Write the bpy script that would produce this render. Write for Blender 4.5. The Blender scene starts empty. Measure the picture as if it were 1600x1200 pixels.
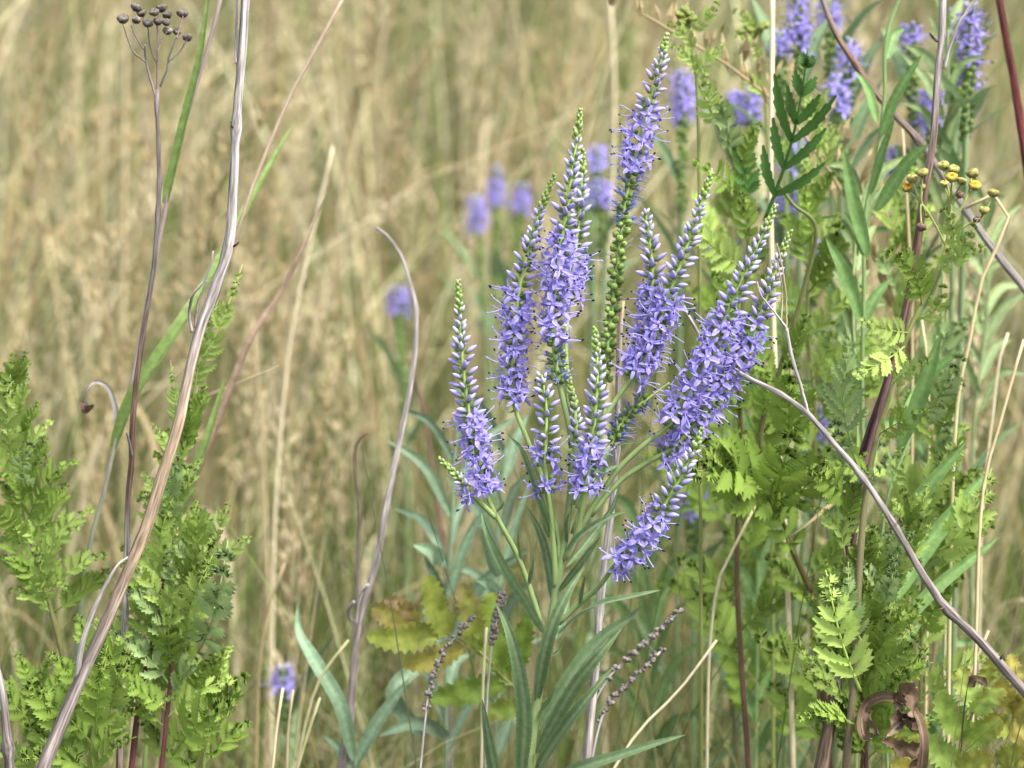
import bpy, math, random
import numpy as np
from mathutils import Vector, Matrix

# ------------------------------------------------------------------ camera, sky, sun, exposure
SC = bpy.context.scene
COL = SC.collection
CAM_H, PITCH, SPAN = 0.80, math.radians(12.0), 0.34      # SPAN: frame width at 1 m
cam_d = bpy.data.cameras.new('camera')
cam = bpy.data.objects.new('camera', cam_d); COL.objects.link(cam)
cam.location = (0, 0, CAM_H); cam.rotation_euler = (math.pi / 2 - PITCH, 0, 0)
cam_d.sensor_width = 36.0; cam_d.lens = 36.0 / SPAN
cam_d.clip_start = 0.02; cam_d.clip_end = 500.0
cam_d.dof.use_dof = True; cam_d.dof.focus_distance = 0.995; cam_d.dof.aperture_fstop = 13.0
cam_d.dof.aperture_blades = 0
SC.camera = cam

SUN_EL, SUN_AZ = math.radians(60), math.radians(125)    # soft high sun from the right, a little behind the camera
world = bpy.data.worlds.new('World'); SC.world = world; world.use_nodes = True
wn, wl = world.node_tree.nodes, world.node_tree.links
wn.clear()
sky = wn.new('ShaderNodeTexSky'); sky.sky_type = 'NISHITA'; sky.sun_disc = False
sky.sun_elevation = SUN_EL; sky.sun_rotation = SUN_AZ; sky.air_density = 1.0; sky.dust_density = 3.0
hs = wn.new('ShaderNodeHueSaturation'); hs.inputs['Saturation'].default_value = 0.5
bg = wn.new('ShaderNodeBackground'); bg.inputs['Strength'].default_value = 0.095
wo = wn.new('ShaderNodeOutputWorld')
wl.new(sky.outputs[0], hs.inputs['Color']); wl.new(hs.outputs[0], bg.inputs[0]); wl.new(bg.outputs[0], wo.inputs[0])
sun_d = bpy.data.lights.new('sun', 'SUN'); sun_d.energy = 1.5; sun_d.angle = math.radians(14); sun_d.color = (1.0, 0.97, 0.93)
sun = bpy.data.objects.new('sun', sun_d); COL.objects.link(sun)
sdir = Vector((math.sin(SUN_AZ) * math.cos(SUN_EL), math.cos(SUN_AZ) * math.cos(SUN_EL), math.sin(SUN_EL)))
sun.rotation_euler = sdir.to_track_quat('Z', 'Y').to_euler(); sun.location = sdir * 5
SC.view_settings.view_transform = 'Standard'; SC.view_settings.look = 'None'
SC.view_settings.exposure = 1.9; SC.view_settings.gamma = 1.0; SC.view_settings.use_curve_mapping = False
SC.render.engine = 'CYCLES'
SC.cycles.use_denoising = True
SC.cycles.max_bounces = 5; SC.cycles.diffuse_bounces = 3; SC.cycles.transmission_bounces = 4; SC.cycles.transparent_max_bounces = 8

# ------------------------------------------------------------------ helpers
rng = np.random.default_rng(7)
rnd = random.Random(11)
CP, SP = math.cos(PITCH), math.sin(PITCH)
FWD = np.array([0, CP, -SP]); UP = np.array([0, SP, CP]); RIGHT = np.array([1.0, 0, 0])
CAMP = np.array([0, 0, CAM_H])

def P(x, y, d=1.0):
    """point seen at photo pixel (x, y) (1600 x 1200) at d metres in front of the lens"""
    k = SPAN / 1600.0 * d
    return CAMP + FWD * d + RIGHT * ((x - 800) * k) - UP * ((y - 600) * k)

def PX(d=1.0):
    return SPAN / 1600.0 * d          # metres per photo pixel

def pth(pts, d=1.0):
    return np.array([P(p[0], p[1], p[2] if len(p) > 2 else d) for p in pts])

def nrm(v):
    v = np.asarray(v, float)
    return v / max(np.linalg.norm(v), 1e-12)

def to_ground(path, lean=0.0):
    """carry a stem on below the picture's edge, bending to upright, until it roots in the ground"""
    p = path[-1].copy(); t = nrm(path[-1] - path[-2]); out = [path]
    if t[2] > -0.35: t = nrm(np.array([t[0], t[1], -0.35]))
    t0 = t.copy(); k = 0; step = 0.035
    while p[2] > 0:
        k += 1; f = min(1.0, k / 9.0); t = nrm(t0 * (1 - f) + np.array([0, 0, -1.0]) * f)
        p = p + t * step
        if p[2] < 0: p = p + t * ((-0.01 - p[2]) / t[2]); out.append(p[None].copy()); break
        out.append(p[None].copy())
    return np.vstack(out)

def spline(pts, n=8):
    pts = np.asarray(pts, float)
    if len(pts) == 2:
        t = np.linspace(0, 1, n + 1)[:, None]
        return pts[0] * (1 - t) + pts[1] * t
    dt = np.maximum(np.linalg.norm(np.diff(pts, axis=0), axis=1), 1e-9) ** 0.5
    sl = np.diff(pts, axis=0) / dt[:, None]
    m = np.empty_like(pts); m[0] = sl[0]; m[-1] = sl[-1]
    m[1:-1] = (sl[:-1] * dt[1:, None] + sl[1:] * dt[:-1, None]) / (dt[1:] + dt[:-1])[:, None]
    t = np.linspace(0, 1, n, endpoint=False)[:, None]
    out = [pts[k] * (2 * t ** 3 - 3 * t ** 2 + 1) + m[k] * dt[k] * (t ** 3 - 2 * t ** 2 + t) + pts[k + 1] * (3 * t ** 2 - 2 * t ** 3) + m[k + 1] * dt[k] * (t ** 3 - t ** 2) for k in range(len(pts) - 1)]
    out.append(pts[-1][None])
    return np.vstack(out)

def resample(pts, n):
    s = np.r_[0, np.cumsum(np.linalg.norm(np.diff(pts, axis=0), axis=1))]
    u = np.linspace(0, s[-1], n)
    return np.stack([np.interp(u, s, pts[:, k]) for k in range(3)], 1)

def srgb(r, g, b):
    f = lambda c: c / 12.92 if c <= 0.04045 else ((c + 0.055) / 1.055) ** 2.4
    return np.array([f(r / 255), f(g / 255), f(b / 255)])

class MB:
    """collects geometry for one mesh object, with a colour per vertex"""
    def __init__(s): s.v, s.f, s.c, s.n = [], [], [], 0
    def add(s, v, f, c):
        v = np.asarray(v, float)
        c = np.asarray(c, float)
        if c.ndim == 1: c = np.tile(c, (len(v), 1))
        s.v.append(v); s.c.append(c)
        s.f.extend([tuple(int(k) + s.n for k in q) for q in f]); s.n += len(v)
    def tube(s, pts, r, col, n=6, cap=True):
        pts = np.asarray(pts, float); N = len(pts)
        r = np.broadcast_to(np.asarray(r, float), (N,)) if np.ndim(r) < 2 else r
        t = np.gradient(pts, axis=0); t /= np.maximum(np.linalg.norm(t, axis=1), 1e-12)[:, None]
        a = np.array([1.0, 0, 0]) if abs(t[0][0]) < 0.8 else np.array([0, 1.0, 0])
        u = nrm(a - t[0] * a.dot(t[0]))
        ang = np.linspace(0, 2 * np.pi, n, endpoint=False)
        V = []
        for i in range(N):
            u = nrm(u - t[i] * u.dot(t[i])); w = np.cross(t[i], u)
            V.append(pts[i] + r[i] * (np.cos(ang)[:, None] * u + np.sin(ang)[:, None] * w))
        V = np.vstack(V)
        F = [(i * n + k, i * n + (k + 1) % n, (i + 1) * n + (k + 1) % n, (i + 1) * n + k) for i in range(N - 1) for k in range(n)]
        col = np.asarray(col, float)
        C = np.tile(col, (N * n, 1)) if col.ndim == 1 else np.repeat(col, n, axis=0)
        if cap:
            F.append(tuple(range(n))[::-1]); F.append(tuple(range((N - 1) * n, N * n)))
        s.add(V, F, C)
    def leaf(s, path, width, up, col, mid=None, N=22, fold=0.3, serr=0.0, shape=(0.6, 0.9), tip=None, twist=0.0, wave=0.0, edge=None):
        """a strip leaf: path from base to tip, width = full width at the widest place"""
        p = resample(spline(path, 10), N)
        T = np.gradient(p, axis=0); T /= np.maximum(np.linalg.norm(T, axis=1), 1e-12)[:, None]
        t = np.linspace(0, 1, N)
        w = np.maximum(t, 1e-3) ** shape[0] * np.maximum(1 - t, 0) ** shape[1]; w = w / w.max() * width * 0.5
        w = np.maximum(w, width * 0.06); w[-1] = width * 0.01
        col = np.asarray(col, float); mid = col if mid is None else np.asarray(mid, float)
        V, C = [], []
        ph = rnd.random() * 6
        for i in range(N):
            S = nrm(np.cross(T[i], up)); Nn = np.cross(S, T[i])
            if twist:
                a = twist * t[i]; S, Nn = S * math.cos(a) + Nn * math.sin(a), Nn * math.cos(a) - S * math.sin(a)
            k = 1 + (serr if i % 2 else -serr * 0.4)
            wv = wave * w[i] * math.sin(ph + t[i] * 14)
            cc = col if tip is None else col * (1 - t[i] ** 2) + np.asarray(tip) * t[i] ** 2
            for q in (-1, -0.5, 0, 0.5, 1):
                kk = k if abs(q) == 1 else 1
                off = fold * w[i] * abs(q) ** 1.5 + wv * q - (0.05 * w[i] if q == 0 else 0)
                V.append(p[i] + S * w[i] * q * kk + Nn * off - (T[i] * 0.0 if not serr else -T[i] * 0.25 * serr * w[i] * (abs(q) == 1) * (i % 2)))
                ec = cc if edge is None or abs(q) < 1 else np.asarray(edge)
                C.append(mid if q == 0 else ec)
        F = [(i * 5 + k, i * 5 + k + 1, (i + 1) * 5 + k + 1, (i + 1) * 5 + k) for i in range(N - 1) for k in range(4)]
        s.add(V, F, C)
    def lathe(s, prof, col, M=None, n=8):
        """prof: (z, r) rows along +Z, col: one per row or one"""
        ang = np.linspace(0, 2 * np.pi, n, endpoint=False)
        V = np.vstack([np.c_[r * np.cos(ang), r * np.sin(ang), np.full(n, z)] for z, r in prof])
        col = np.asarray(col, float)
        C = np.tile(col, (len(V), 1)) if col.ndim == 1 else np.repeat(col, n, axis=0)
        F = [(i * n + k, i * n + (k + 1) % n, (i + 1) * n + (k + 1) % n, (i + 1) * n + k) for i in range(len(prof) - 1) for k in range(n)]
        F.append(tuple(range(n))[::-1]); F.append(tuple(range((len(prof) - 1) * n, len(prof) * n)))
        if M is not None: V = V @ M[:3, :3].T + M[:3, 3]
        s.add(V, F, C)
    def put(s, mb, M, tint=None):
        V, F, C = mb
        s.add(V @ M[:3, :3].T + M[:3, 3], F, C if tint is None else C * tint)
    def data(s):
        return np.vstack(s.v), s.f, np.vstack(s.c)
    def mesh(s, name, mat, origin=(0, 0, 0), smooth=True):
        V = np.vstack(s.v) - np.asarray(origin)
        return raw_mesh(name, V, s.f, np.vstack(s.c), mat, smooth)

def raw_mesh(name, V, F, C, mat, smooth=True):
    me = bpy.data.meshes.new(name)
    if isinstance(F, np.ndarray):
        me.vertices.add(len(V)); me.vertices.foreach_set('co', V.astype(np.float32).ravel())
        k = F.shape[1]
        me.loops.add(F.size); me.loops.foreach_set('vertex_index', F.astype(np.int32).ravel())
        me.polygons.add(len(F)); me.polygons.foreach_set('loop_start', np.arange(0, F.size, k, dtype=np.int32))
        me.update(calc_edges=True)
    else:
        me.from_pydata(V.tolist(), [], F)
    at = me.attributes.new('Col', 'FLOAT_COLOR', 'POINT')
    at.data.foreach_set('color', np.c_[np.clip(C, 0, 1), np.ones(len(C))].astype(np.float32).ravel())
    if smooth: me.polygons.foreach_set('use_smooth', np.ones(len(me.polygons), bool))
    me.materials.append(mat); me.update()
    return me

def link(name, me, parent=None):
    o = bpy.data.objects.new(name, me); COL.objects.link(o)
    if parent is not None: o.parent = parent
    return o

def thing(name, label, cat, base, group=None):
    e = bpy.data.objects.new(name, None); COL.objects.link(e)
    e.empty_display_size = 0.02; e.location = base
    e['label'] = label; e['category'] = cat
    if group: e['group'] = group
    return e

def part(name, mb, mat, root, parent=None, smooth=True):
    """mesh in world coordinates -> child of root (or of a part that sits at root's origin)"""
    return link(name, mb.mesh(name, mat, root.location, smooth), parent or root)

def frame(origin, z, up=None, scale=1.0, roll=0.0):
    z = nrm(z); up = np.array([0, 0, 1.0]) if up is None else np.asarray(up, float)
    x = np.cross(up, z)
    if np.linalg.norm(x) < 1e-5: x = np.cross(np.array([1.0, 0.2, 0]), z)
    x = nrm(x); y = np.cross(z, x)
    c, s_ = math.cos(roll), math.sin(roll)
    x, y = x * c + y * s_, y * c - x * s_
    M = np.eye(4); M[:3, 0] = x * scale; M[:3, 1] = y * scale; M[:3, 2] = z * scale; M[:3, 3] = origin
    return M

def lframe(base, tip, face, scale_len=1.0):
    """X from base to tip, Z near 'face'; unit leaf meshes are 1 long"""
    base, tip = np.asarray(base), np.asarray(tip)
    L = np.linalg.norm(tip - base); x = (tip - base) / L
    z = nrm(np.asarray(face) - x * np.dot(face, x)); y = np.cross(z, x)
    M = np.eye(4); M[:3, 0] = x * L; M[:3, 1] = y * L; M[:3, 2] = z * L; M[:3, 3] = base
    return M

def inst(name, me, M, root, parent=None):
    o = link(name, me, parent or root)
    M = M.copy(); M[:3, 3] -= np.array(root.location)
    o.matrix_local = Matrix(M.tolist())
    return o

# ------------------------------------------------------------------ materials
def plant_mat(name, rough=0.5, transl=0.3, nscale=300.0, namt=0.35, stretch=None, spec=0.35, bump=0.25, objvar=0.12, sheen=0.0, along=False):
    m = bpy.data.materials.new(name); m.use_nodes = True
    n, l = m.node_tree.nodes, m.node_tree.links; n.clear()
    at = n.new('ShaderNodeAttribute'); at.attribute_name = 'Col'
    tc = n.new('ShaderNodeTexCoord'); mp = n.new('ShaderNodeMapping')
    if stretch: mp.inputs['Scale'].default_value = stretch
    if along:                                     # 'Wv' holds each point's place round and along its stem
        av = n.new('ShaderNodeAttribute'); av.attribute_name = 'Wv'; l.new(av.outputs['Vector'], mp.inputs[0])
    else:
        l.new(tc.outputs['Object'], mp.inputs[0])
    no = n.new('ShaderNodeTexNoise'); no.inputs['Scale'].default_value = nscale; no.inputs['Detail'].default_value = 2.5
    l.new(mp.outputs[0], no.inputs['Vector'])
    mr = n.new('ShaderNodeMapRange'); mr.inputs[1].default_value = 0.3; mr.inputs[2].default_value = 0.7
    mr.inputs[3].default_value = 1 - namt; mr.inputs[4].default_value = 1 + namt
    l.new(no.outputs['Fac'], mr.inputs[0])
    oi = n.new('ShaderNodeObjectInfo')
    mo = n.new('ShaderNodeMapRange'); mo.inputs[3].default_value = 1 - objvar; mo.inputs[4].default_value = 1 + objvar
    l.new(oi.outputs['Random'], mo.inputs[0])
    mu = n.new('ShaderNodeMath'); mu.operation = 'MULTIPLY'
    l.new(mr.outputs[0], mu.inputs[0]); l.new(mo.outputs[0], mu.inputs[1])
    hv = n.new('ShaderNodeHueSaturation'); l.new(at.outputs['Color'], hv.inputs['Color']); l.new(mu.outputs[0], hv.inputs['Value'])
    b = n.new('ShaderNodeBsdfPrincipled'); b.inputs['Roughness'].default_value = rough
    b.inputs['Specular IOR Level'].default_value = spec
    if namt == 0:
        for q in (no, mr, mu, mo, oi, mp, tc): n.remove(q)
    l.new(hv.outputs[0], b.inputs['Base Color'])
    if sheen:
        b.inputs['Sheen Weight'].default_value = sheen; b.inputs['Sheen Roughness'].default_value = 0.4
    if bump:
        bu = n.new('ShaderNodeBump'); bu.inputs['Strength'].default_value = bump; bu.inputs['Distance'].default_value = 0.0004
        l.new(no.outputs['Fac'], bu.inputs['Height']); l.new(bu.outputs[0], b.inputs['Normal'])
    out = n.new('ShaderNodeOutputMaterial')
    if transl > 0:
        tr = n.new('ShaderNodeBsdfTranslucent'); mx = n.new('ShaderNodeMixShader'); mx.inputs[0].default_value = transl
        l.new(hv.outputs[0], tr.inputs['Color'])
        l.new(b.outputs[0], mx.inputs[1]); l.new(tr.outputs[0], mx.inputs[2]); l.new(mx.outputs[0], out.inputs[0])
    else:
        l.new(b.outputs[0], out.inputs[0])
    return m

M_LEAF = plant_mat('speedwell_leaf', 0.55, 0.22, 500, 0.16, spec=0.3, sheen=0.15)
M_STEM = plant_mat('green_stem', 0.55, 0.0, 500, 0.15, stretch=(1, 1, 0.15), sheen=0.15)
M_PETAL = plant_mat('petal', 0.55, 0.35, 600, 0.12, spec=0.2, bump=0.1, objvar=0.16)
M_BUD = plant_mat('bud', 0.5, 0.15, 600, 0.10, spec=0.25, bump=0.1, objvar=0.10)
M_TANSY = plant_mat('tansy_leaf', 0.5, 0.35, 350, 0.22, spec=0.18, objvar=0.2)
M_WOOD = plant_mat('dead_stem', 0.8, 0.0, 1500, 0.55, stretch=(1, 1, 0.07), spec=0.12, bump=0.7, along=True)
M_DRY = plant_mat('dry_leaf', 0.7, 0.2, 400, 0.3, stretch=(1, 1, 0.3), spec=0.2)
M_GRASS = plant_mat('meadow_grass', 0.6, 0.28, 60, 0.0, spec=0.08, bump=0.0, objvar=0.0)
M_HEAD = plant_mat('seed_head', 0.75, 0.0, 900, 0.4, spec=0.2, bump=0.8)

# soil
m = bpy.data.materials.new('soil'); m.use_nodes = True
n, l = m.node_tree.nodes, m.node_tree.links
tc = n.new('ShaderNodeTexCoord'); no = n.new('ShaderNodeTexNoise'); no.inputs['Scale'].default_value = 14; no.inputs['Detail'].default_value = 9
cr = n.new('ShaderNodeValToRGB'); e = cr.color_ramp.elements
e[0].position = 0.3; e[0].color = (0.035, 0.03, 0.012, 1); e[1].position = 0.7; e[1].color = (0.16, 0.13, 0.06, 1)
e2 = cr.color_ramp.elements.new(0.5); e2.color = (0.07, 0.075, 0.02, 1)
bu = n.new('ShaderNodeBump'); bu.inputs['Strength'].default_value = 0.8; bu.inputs['Distance'].default_value = 0.03
l.new(tc.outputs['Object'], no.inputs['Vector']); l.new(no.outputs['Fac'], cr.inputs[0]); l.new(no.outputs['Fac'], bu.inputs['Height'])
bs = n['Principled BSDF']; bs.inputs['Roughness'].default_value = 0.95
l.new(cr.outputs[0], bs.inputs['Base Color']); l.new(bu.outputs[0], bs.inputs['Normal'])
M_SOIL = m

# ------------------------------------------------------------------ ground
gx = np.r_[-200, -60, np.linspace(-12, 12, 61), 60, 200]; gy = np.r_[-60, -10, np.linspace(-2, 22, 61), 60, 300]
X, Y = np.meshgrid(gx, gy)
Z = 0.012 * np.sin(X * 3.1 + 1) * np.sin(Y * 2.3) + 0.008 * np.sin(X * 7.3) * np.cos(Y * 6.1) - 0.01
V = np.stack([X.ravel(), Y.ravel(), Z.ravel()], 1)
nx, ny = len(gx), len(gy)
F = np.array([(j * nx + i, j * nx + i + 1, (j + 1) * nx + i + 1, (j + 1) * nx + i) for j in range(ny - 1) for i in range(nx - 1)])
g = link('ground', raw_mesh('ground', V, F, np.full((len(V), 3), 0.1), M_SOIL)); g['kind'] = 'structure'

# ------------------------------------------------------------------ meadow grass (uncountable)
STRAW = np.array([[0.46, 0.38, 0.24], [0.64, 0.57, 0.42], [0.34, 0.27, 0.15], [0.27, 0.26, 0.16], [0.44, 0.42, 0.25], [0.30, 0.21, 0.12], [0.42, 0.38, 0.32]])
STRAW = STRAW * np.array([1.04, 1.0, 0.86])
GREEN = np.array([[0.13, 0.20, 0.04], [0.20, 0.28, 0.06], [0.09, 0.15, 0.03], [0.24, 0.27, 0.10], [0.17, 0.20, 0.08]])
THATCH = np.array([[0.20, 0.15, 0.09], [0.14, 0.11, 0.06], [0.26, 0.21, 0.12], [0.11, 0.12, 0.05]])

def wedge(N, y0, y1, spread=1.5, pw=0.5):
    y = (rng.random(N) * (y1 ** (1 / pw) - y0 ** (1 / pw)) + y0 ** (1 / pw)) ** pw
    x = (rng.random(N) * 2 - 1) * (0.17 * y * spread + 0.12)
    return x, y

def patch(x, y):
    return 0.5 + 0.25 * np.sin(x * 2.9 + 1.3) * np.cos(y * 2.1 + x) + 0.25 * np.sin(x * 6.7 + y * 3.3)

def blades(x, y, h, w, lean, col, K=6, tipcol=None):
    N = len(x); t = np.linspace(0, 1, K)
    az = rng.normal(0.2, 1.5, N); fa = rng.random(N) * np.pi
    dx, dy = np.cos(az), np.sin(az)
    cur = lean * h
    prof = (t ** 2)[None]
    px = x[:, None] + (dx * cur)[:, None] * prof; py = y[:, None] + (dy * cur)[:, None] * prof
    pz = h[:, None] * (t[None] - 0.35 * np.minimum(lean, 1.2)[:, None] * t[None] ** 3) - 0.01
    ww = w[:, None] * (0.5 * np.maximum(1 - t, 0.04) ** 0.6)[None]
    sx, sy = np.cos(fa)[:, None] * ww, np.sin(fa)[:, None] * ww
    V = np.empty((N, K, 2, 3))
    V[:, :, 0, 0] = px - sx; V[:, :, 1, 0] = px + sx
    V[:, :, 0, 1] = py - sy; V[:, :, 1, 1] = py + sy
    V[:, :, 0, 2] = pz; V[:, :, 1, 2] = pz
    b = (np.arange(N) * K * 2)[:, None, None]; k = (np.arange(K - 1) * 2)[None, :, None]
    F = (b + k + np.array([0, 1, 3, 2])[None, None]).reshape(-1, 4)
    C = np.repeat(col, K * 2, axis=0)
    return V.reshape(-1, 3), F, C

def culms(x, y, h, w, lean, col, M=22, head=0.2, wide=0.010):
    """dry flowering stalks, each ending in a narrow feathery panicle"""
    V0, F0, C0 = blades(x, y, h, w, lean, col, K=6)
    V0b = V0.reshape(-1, 6, 2, 3)
    N = len(x)
    ctr = V0b.mean(2)                                         # N,6,3
    tt = 1 - head * rng.random((N, M)) ** 0.8
    f = tt * 5; i0 = np.clip(f.astype(int), 0, 4); fr = (f - i0)[..., None]
    ar = np.arange(N)[:, None]
    p = ctr[ar, i0] * (1 - fr) + ctr[ar, i0 + 1] * fr
    prof = np.sin(np.clip((1 - tt) / head, 0.03, 1) * np.pi) ** 0.7
    a = rng.random((N, M)) * 2 * np.pi; r = wide * prof * rng.random((N, M)) ** 0.6 * (0.6 + 0.8 * rng.random(N))[:, None]
    p = p + np.stack([np.cos(a) * r, np.sin(a) * r, r * 0.6], -1)
    L = (0.004 + 0.004 * rng.random((N, M)))[..., None]; W = L * 0.3
    d = np.stack([np.cos(a) * 0.45, np.sin(a) * 0.45, np.ones_like(a)], -1); d /= np.linalg.norm(d, axis=-1, keepdims=True)
    a2 = rng.random((N, M)) * 2 * np.pi
    s = np.stack([np.cos(a2), np.sin(a2), 0 * a2], -1)
    V1 = np.stack([p - d * L, p + s * W, p + d * L, p - s * W], 2).reshape(-1, 3)
    F1 = np.arange(len(V1)).reshape(-1, 4) + len(V0)
    C1 = np.repeat(col * 1.08, M * 4, axis=0) * np.repeat(0.8 + 0.4 * rng.random((N * M, 1)), 4, axis=0)
    return np.vstack([V0, V1]), np.vstack([F0, F1]), np.vstack([C0, C1])

def pick(pal, N, jit=0.32):
    return pal[rng.integers(0, len(pal), N)] * (1 + jit * (rng.random((N, 1)) * 2 - 1)) * (1 + 0.05 * (rng.random((N, 3)) * 2 - 1))

def stuff(name, parts, label, cat):
    Vs, Fs, Cs, k = [], [], [], 0
    for V, F, C in parts:
        Vs.append(V); Fs.append(F + k); Cs.append(C); k += len(V)
    o = link(name, raw_mesh(name, np.vstack(Vs), np.vstack(Fs), np.vstack(Cs), M_GRASS, smooth=False))
    o['kind'] = 'stuff'; o['label'] = label; o['category'] = cat
    return o

parts = []
# tall dry straw further back
N = 1700; x, y = wedge(N, 2.2, 8.5); h = 0.45 + 0.40 * rng.random(N)
parts.append(culms(x, y, h, 0.0022 + 0.0014 * rng.random(N), 0.1 + 0.35 * rng.random(N), pick(STRAW * .68, N), M=16, head=0.24, wide=0.007))
N = 3600; x, y = wedge(N, 1.75, 8.0); h = 0.45 + 0.40 * rng.random(N)
parts.append(blades(x, y, h, 0.0022 + 0.003 * rng.random(N), 0.05 + 0.4 * rng.random(N), pick(STRAW * .70, N)))
# broad dry leaves of the same grass
N = 3000; x, y = wedge(N, 1.6, 8.0); h = 0.25 + 0.42 * rng.random(N)
parts.append(blades(x, y, h, 0.003 + 0.0045 * rng.random(N), 0.05 + 0.6 * rng.random(N) ** 1.5, pick(STRAW * 0.62, N)))
# thatch below
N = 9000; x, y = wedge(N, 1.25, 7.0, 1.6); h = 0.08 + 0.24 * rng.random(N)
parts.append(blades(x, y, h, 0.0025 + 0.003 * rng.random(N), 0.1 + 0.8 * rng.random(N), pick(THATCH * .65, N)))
# fine straw standing just behind the plants
N = 1500; x, y = wedge(N, 1.2, 2.1, 1.6); h = 0.26 + 0.30 * rng.random(N) ** 1.3
parts.append(blades(x, y, h, 0.0010 + 0.0010 * rng.random(N), 0.05 + 0.7 * rng.random(N), pick(STRAW * .8, N), K=9))
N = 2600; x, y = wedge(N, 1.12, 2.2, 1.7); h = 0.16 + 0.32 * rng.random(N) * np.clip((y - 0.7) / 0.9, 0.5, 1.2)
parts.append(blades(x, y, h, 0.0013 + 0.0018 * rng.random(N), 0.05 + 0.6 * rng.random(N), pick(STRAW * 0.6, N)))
# long straight stalks a step behind the plants
N = 900; x, y = wedge(N, 1.5, 2.8, 1.6); h = 0.55 + 0.32 * rng.random(N)
parts.append(blades(x, y, h, 0.0022 + 0.0026 * rng.random(N), 0.05 + 0.75 * rng.random(N) ** 1.3, pick(STRAW[[0, 1, 1, 4, 2]] * 1.3, N), K=8))
# the meadow goes on round the viewer, outside the view
N = 14000; x = (rng.random(N) * 2 - 1) * 2.6; y = -1.2 + 3.6 * rng.random(N)
k = (np.abs(x) > 0.17 * y * 1.35 + 0.12) & ((np.abs(x) > .35) | (y > .5)); x, y = x[k], y[k]; N = len(x); h = 0.3 + 0.3 * rng.random(N)
parts.append(blades(x, y, h, 0.003 + 0.003 * rng.random(N), 0.05 + 0.3 * rng.random(N), pick(np.vstack([STRAW, THATCH, GREEN]), N)))
N = 5000; y = .25 + .95 * rng.random(N); x = (rng.random(N) * 2 - 1) * (0.23 * y + 0.12); h = (0.74 - 0.36 * y) * (.45 + .45 * rng.random(N))
parts.append(blades(x, y, h, 0.002 + 0.003 * rng.random(N), 0.05 + 0.15 * rng.random(N), pick(np.vstack([STRAW, THATCH, GREEN, GREEN]), N), K=5))
stuff('dry_grass', parts, 'pale dry straw grass filling the meadow behind the flowers', 'grass')
parts = []
N = 24000; x, y = wedge(N, 1.8, 8.5); k = rng.random(N) < np.clip(patch(x, y) * 2.6 - 0.5, 0.25, 1); x, y = x[k], y[k]; N = len(x)
h = 0.25 + 0.40 * rng.random(N)
parts.append(blades(x, y, h, 0.003 + 0.0055 * rng.random(N), 0.05 + 0.5 * rng.random(N), pick(GREEN * 1.05, N)))
N = 3000; x, y = wedge(N, 1.15, 2.1, 1.6); h = 0.22 + 0.28 * rng.random(N)
parts.append(blades(x, y, h, 0.0012 + 0.0016 * rng.random(N), 0.05 + 0.7 * rng.random(N), pick(GREEN * 1.1, N), K=9))
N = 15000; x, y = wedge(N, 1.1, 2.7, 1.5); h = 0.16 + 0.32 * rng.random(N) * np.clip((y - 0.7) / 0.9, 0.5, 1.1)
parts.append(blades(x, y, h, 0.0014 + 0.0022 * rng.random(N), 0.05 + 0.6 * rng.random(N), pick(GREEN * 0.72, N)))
# fine blades among the tansies
N = 1100; x = -.02 + .30 * rng.random(N); y = 1.05 + .25 * rng.random(N); h = 0.40 + 0.22 * rng.random(N) ** 1.5
parts.append(blades(x, y, h, 0.0009 + 0.0013 * rng.random(N), 0.05 + 0.6 * rng.random(N), pick(np.vstack([GREEN * 1.1, GREEN, STRAW[:5]]), N), K=9))
N = 1200; x = -.32 + .34 * rng.random(N); y = 1.10 + .4 * rng.random(N); h = 0.34 + 0.24 * rng.random(N) ** 1.5
parts.append(blades(x, y, h, 0.0009 + 0.0011 * rng.random(N), 0.05 + 0.7 * rng.random(N), pick(np.vstack([GREEN, STRAW[:5]]), N), K=9))
# short turf round the plants' feet and beside the viewer
N = 9000; x = (rng.random(N) * 2 - 1) * 1.2; y = 0.1 + 1.2 * rng.random(N); h = 0.08 + 0.2 * rng.random(N)
parts.append(blades(x, y, h, 0.002 + 0.002 * rng.random(N), 0.2 + 0.8 * rng.random(N), pick(np.vstack([GREEN, STRAW * 0.8]), N), K=4))
stuff('green_grass', parts, 'fine green grass growing through the dry straw of the meadow', 'grass')

# ------------------------------------------------------------------ speedwell pieces (local +Z = away from the spike's axis)
LILAC = np.array([0.42, 0.36, 0.83]); LILAC_D = np.array([0.29, 0.23, 0.66]); LILAC_P = np.array([0.52, 0.46, 0.78])
BUDTIP = np.array([0.60, 0.56, 0.76]); CALYX = np.array([0.17, 0.26, 0.07]); CALYX_L = np.array([0.30, 0.42, 0.10])
NAVY = np.array([0.02, 0.02, 0.07])
MM = 0.001

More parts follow.
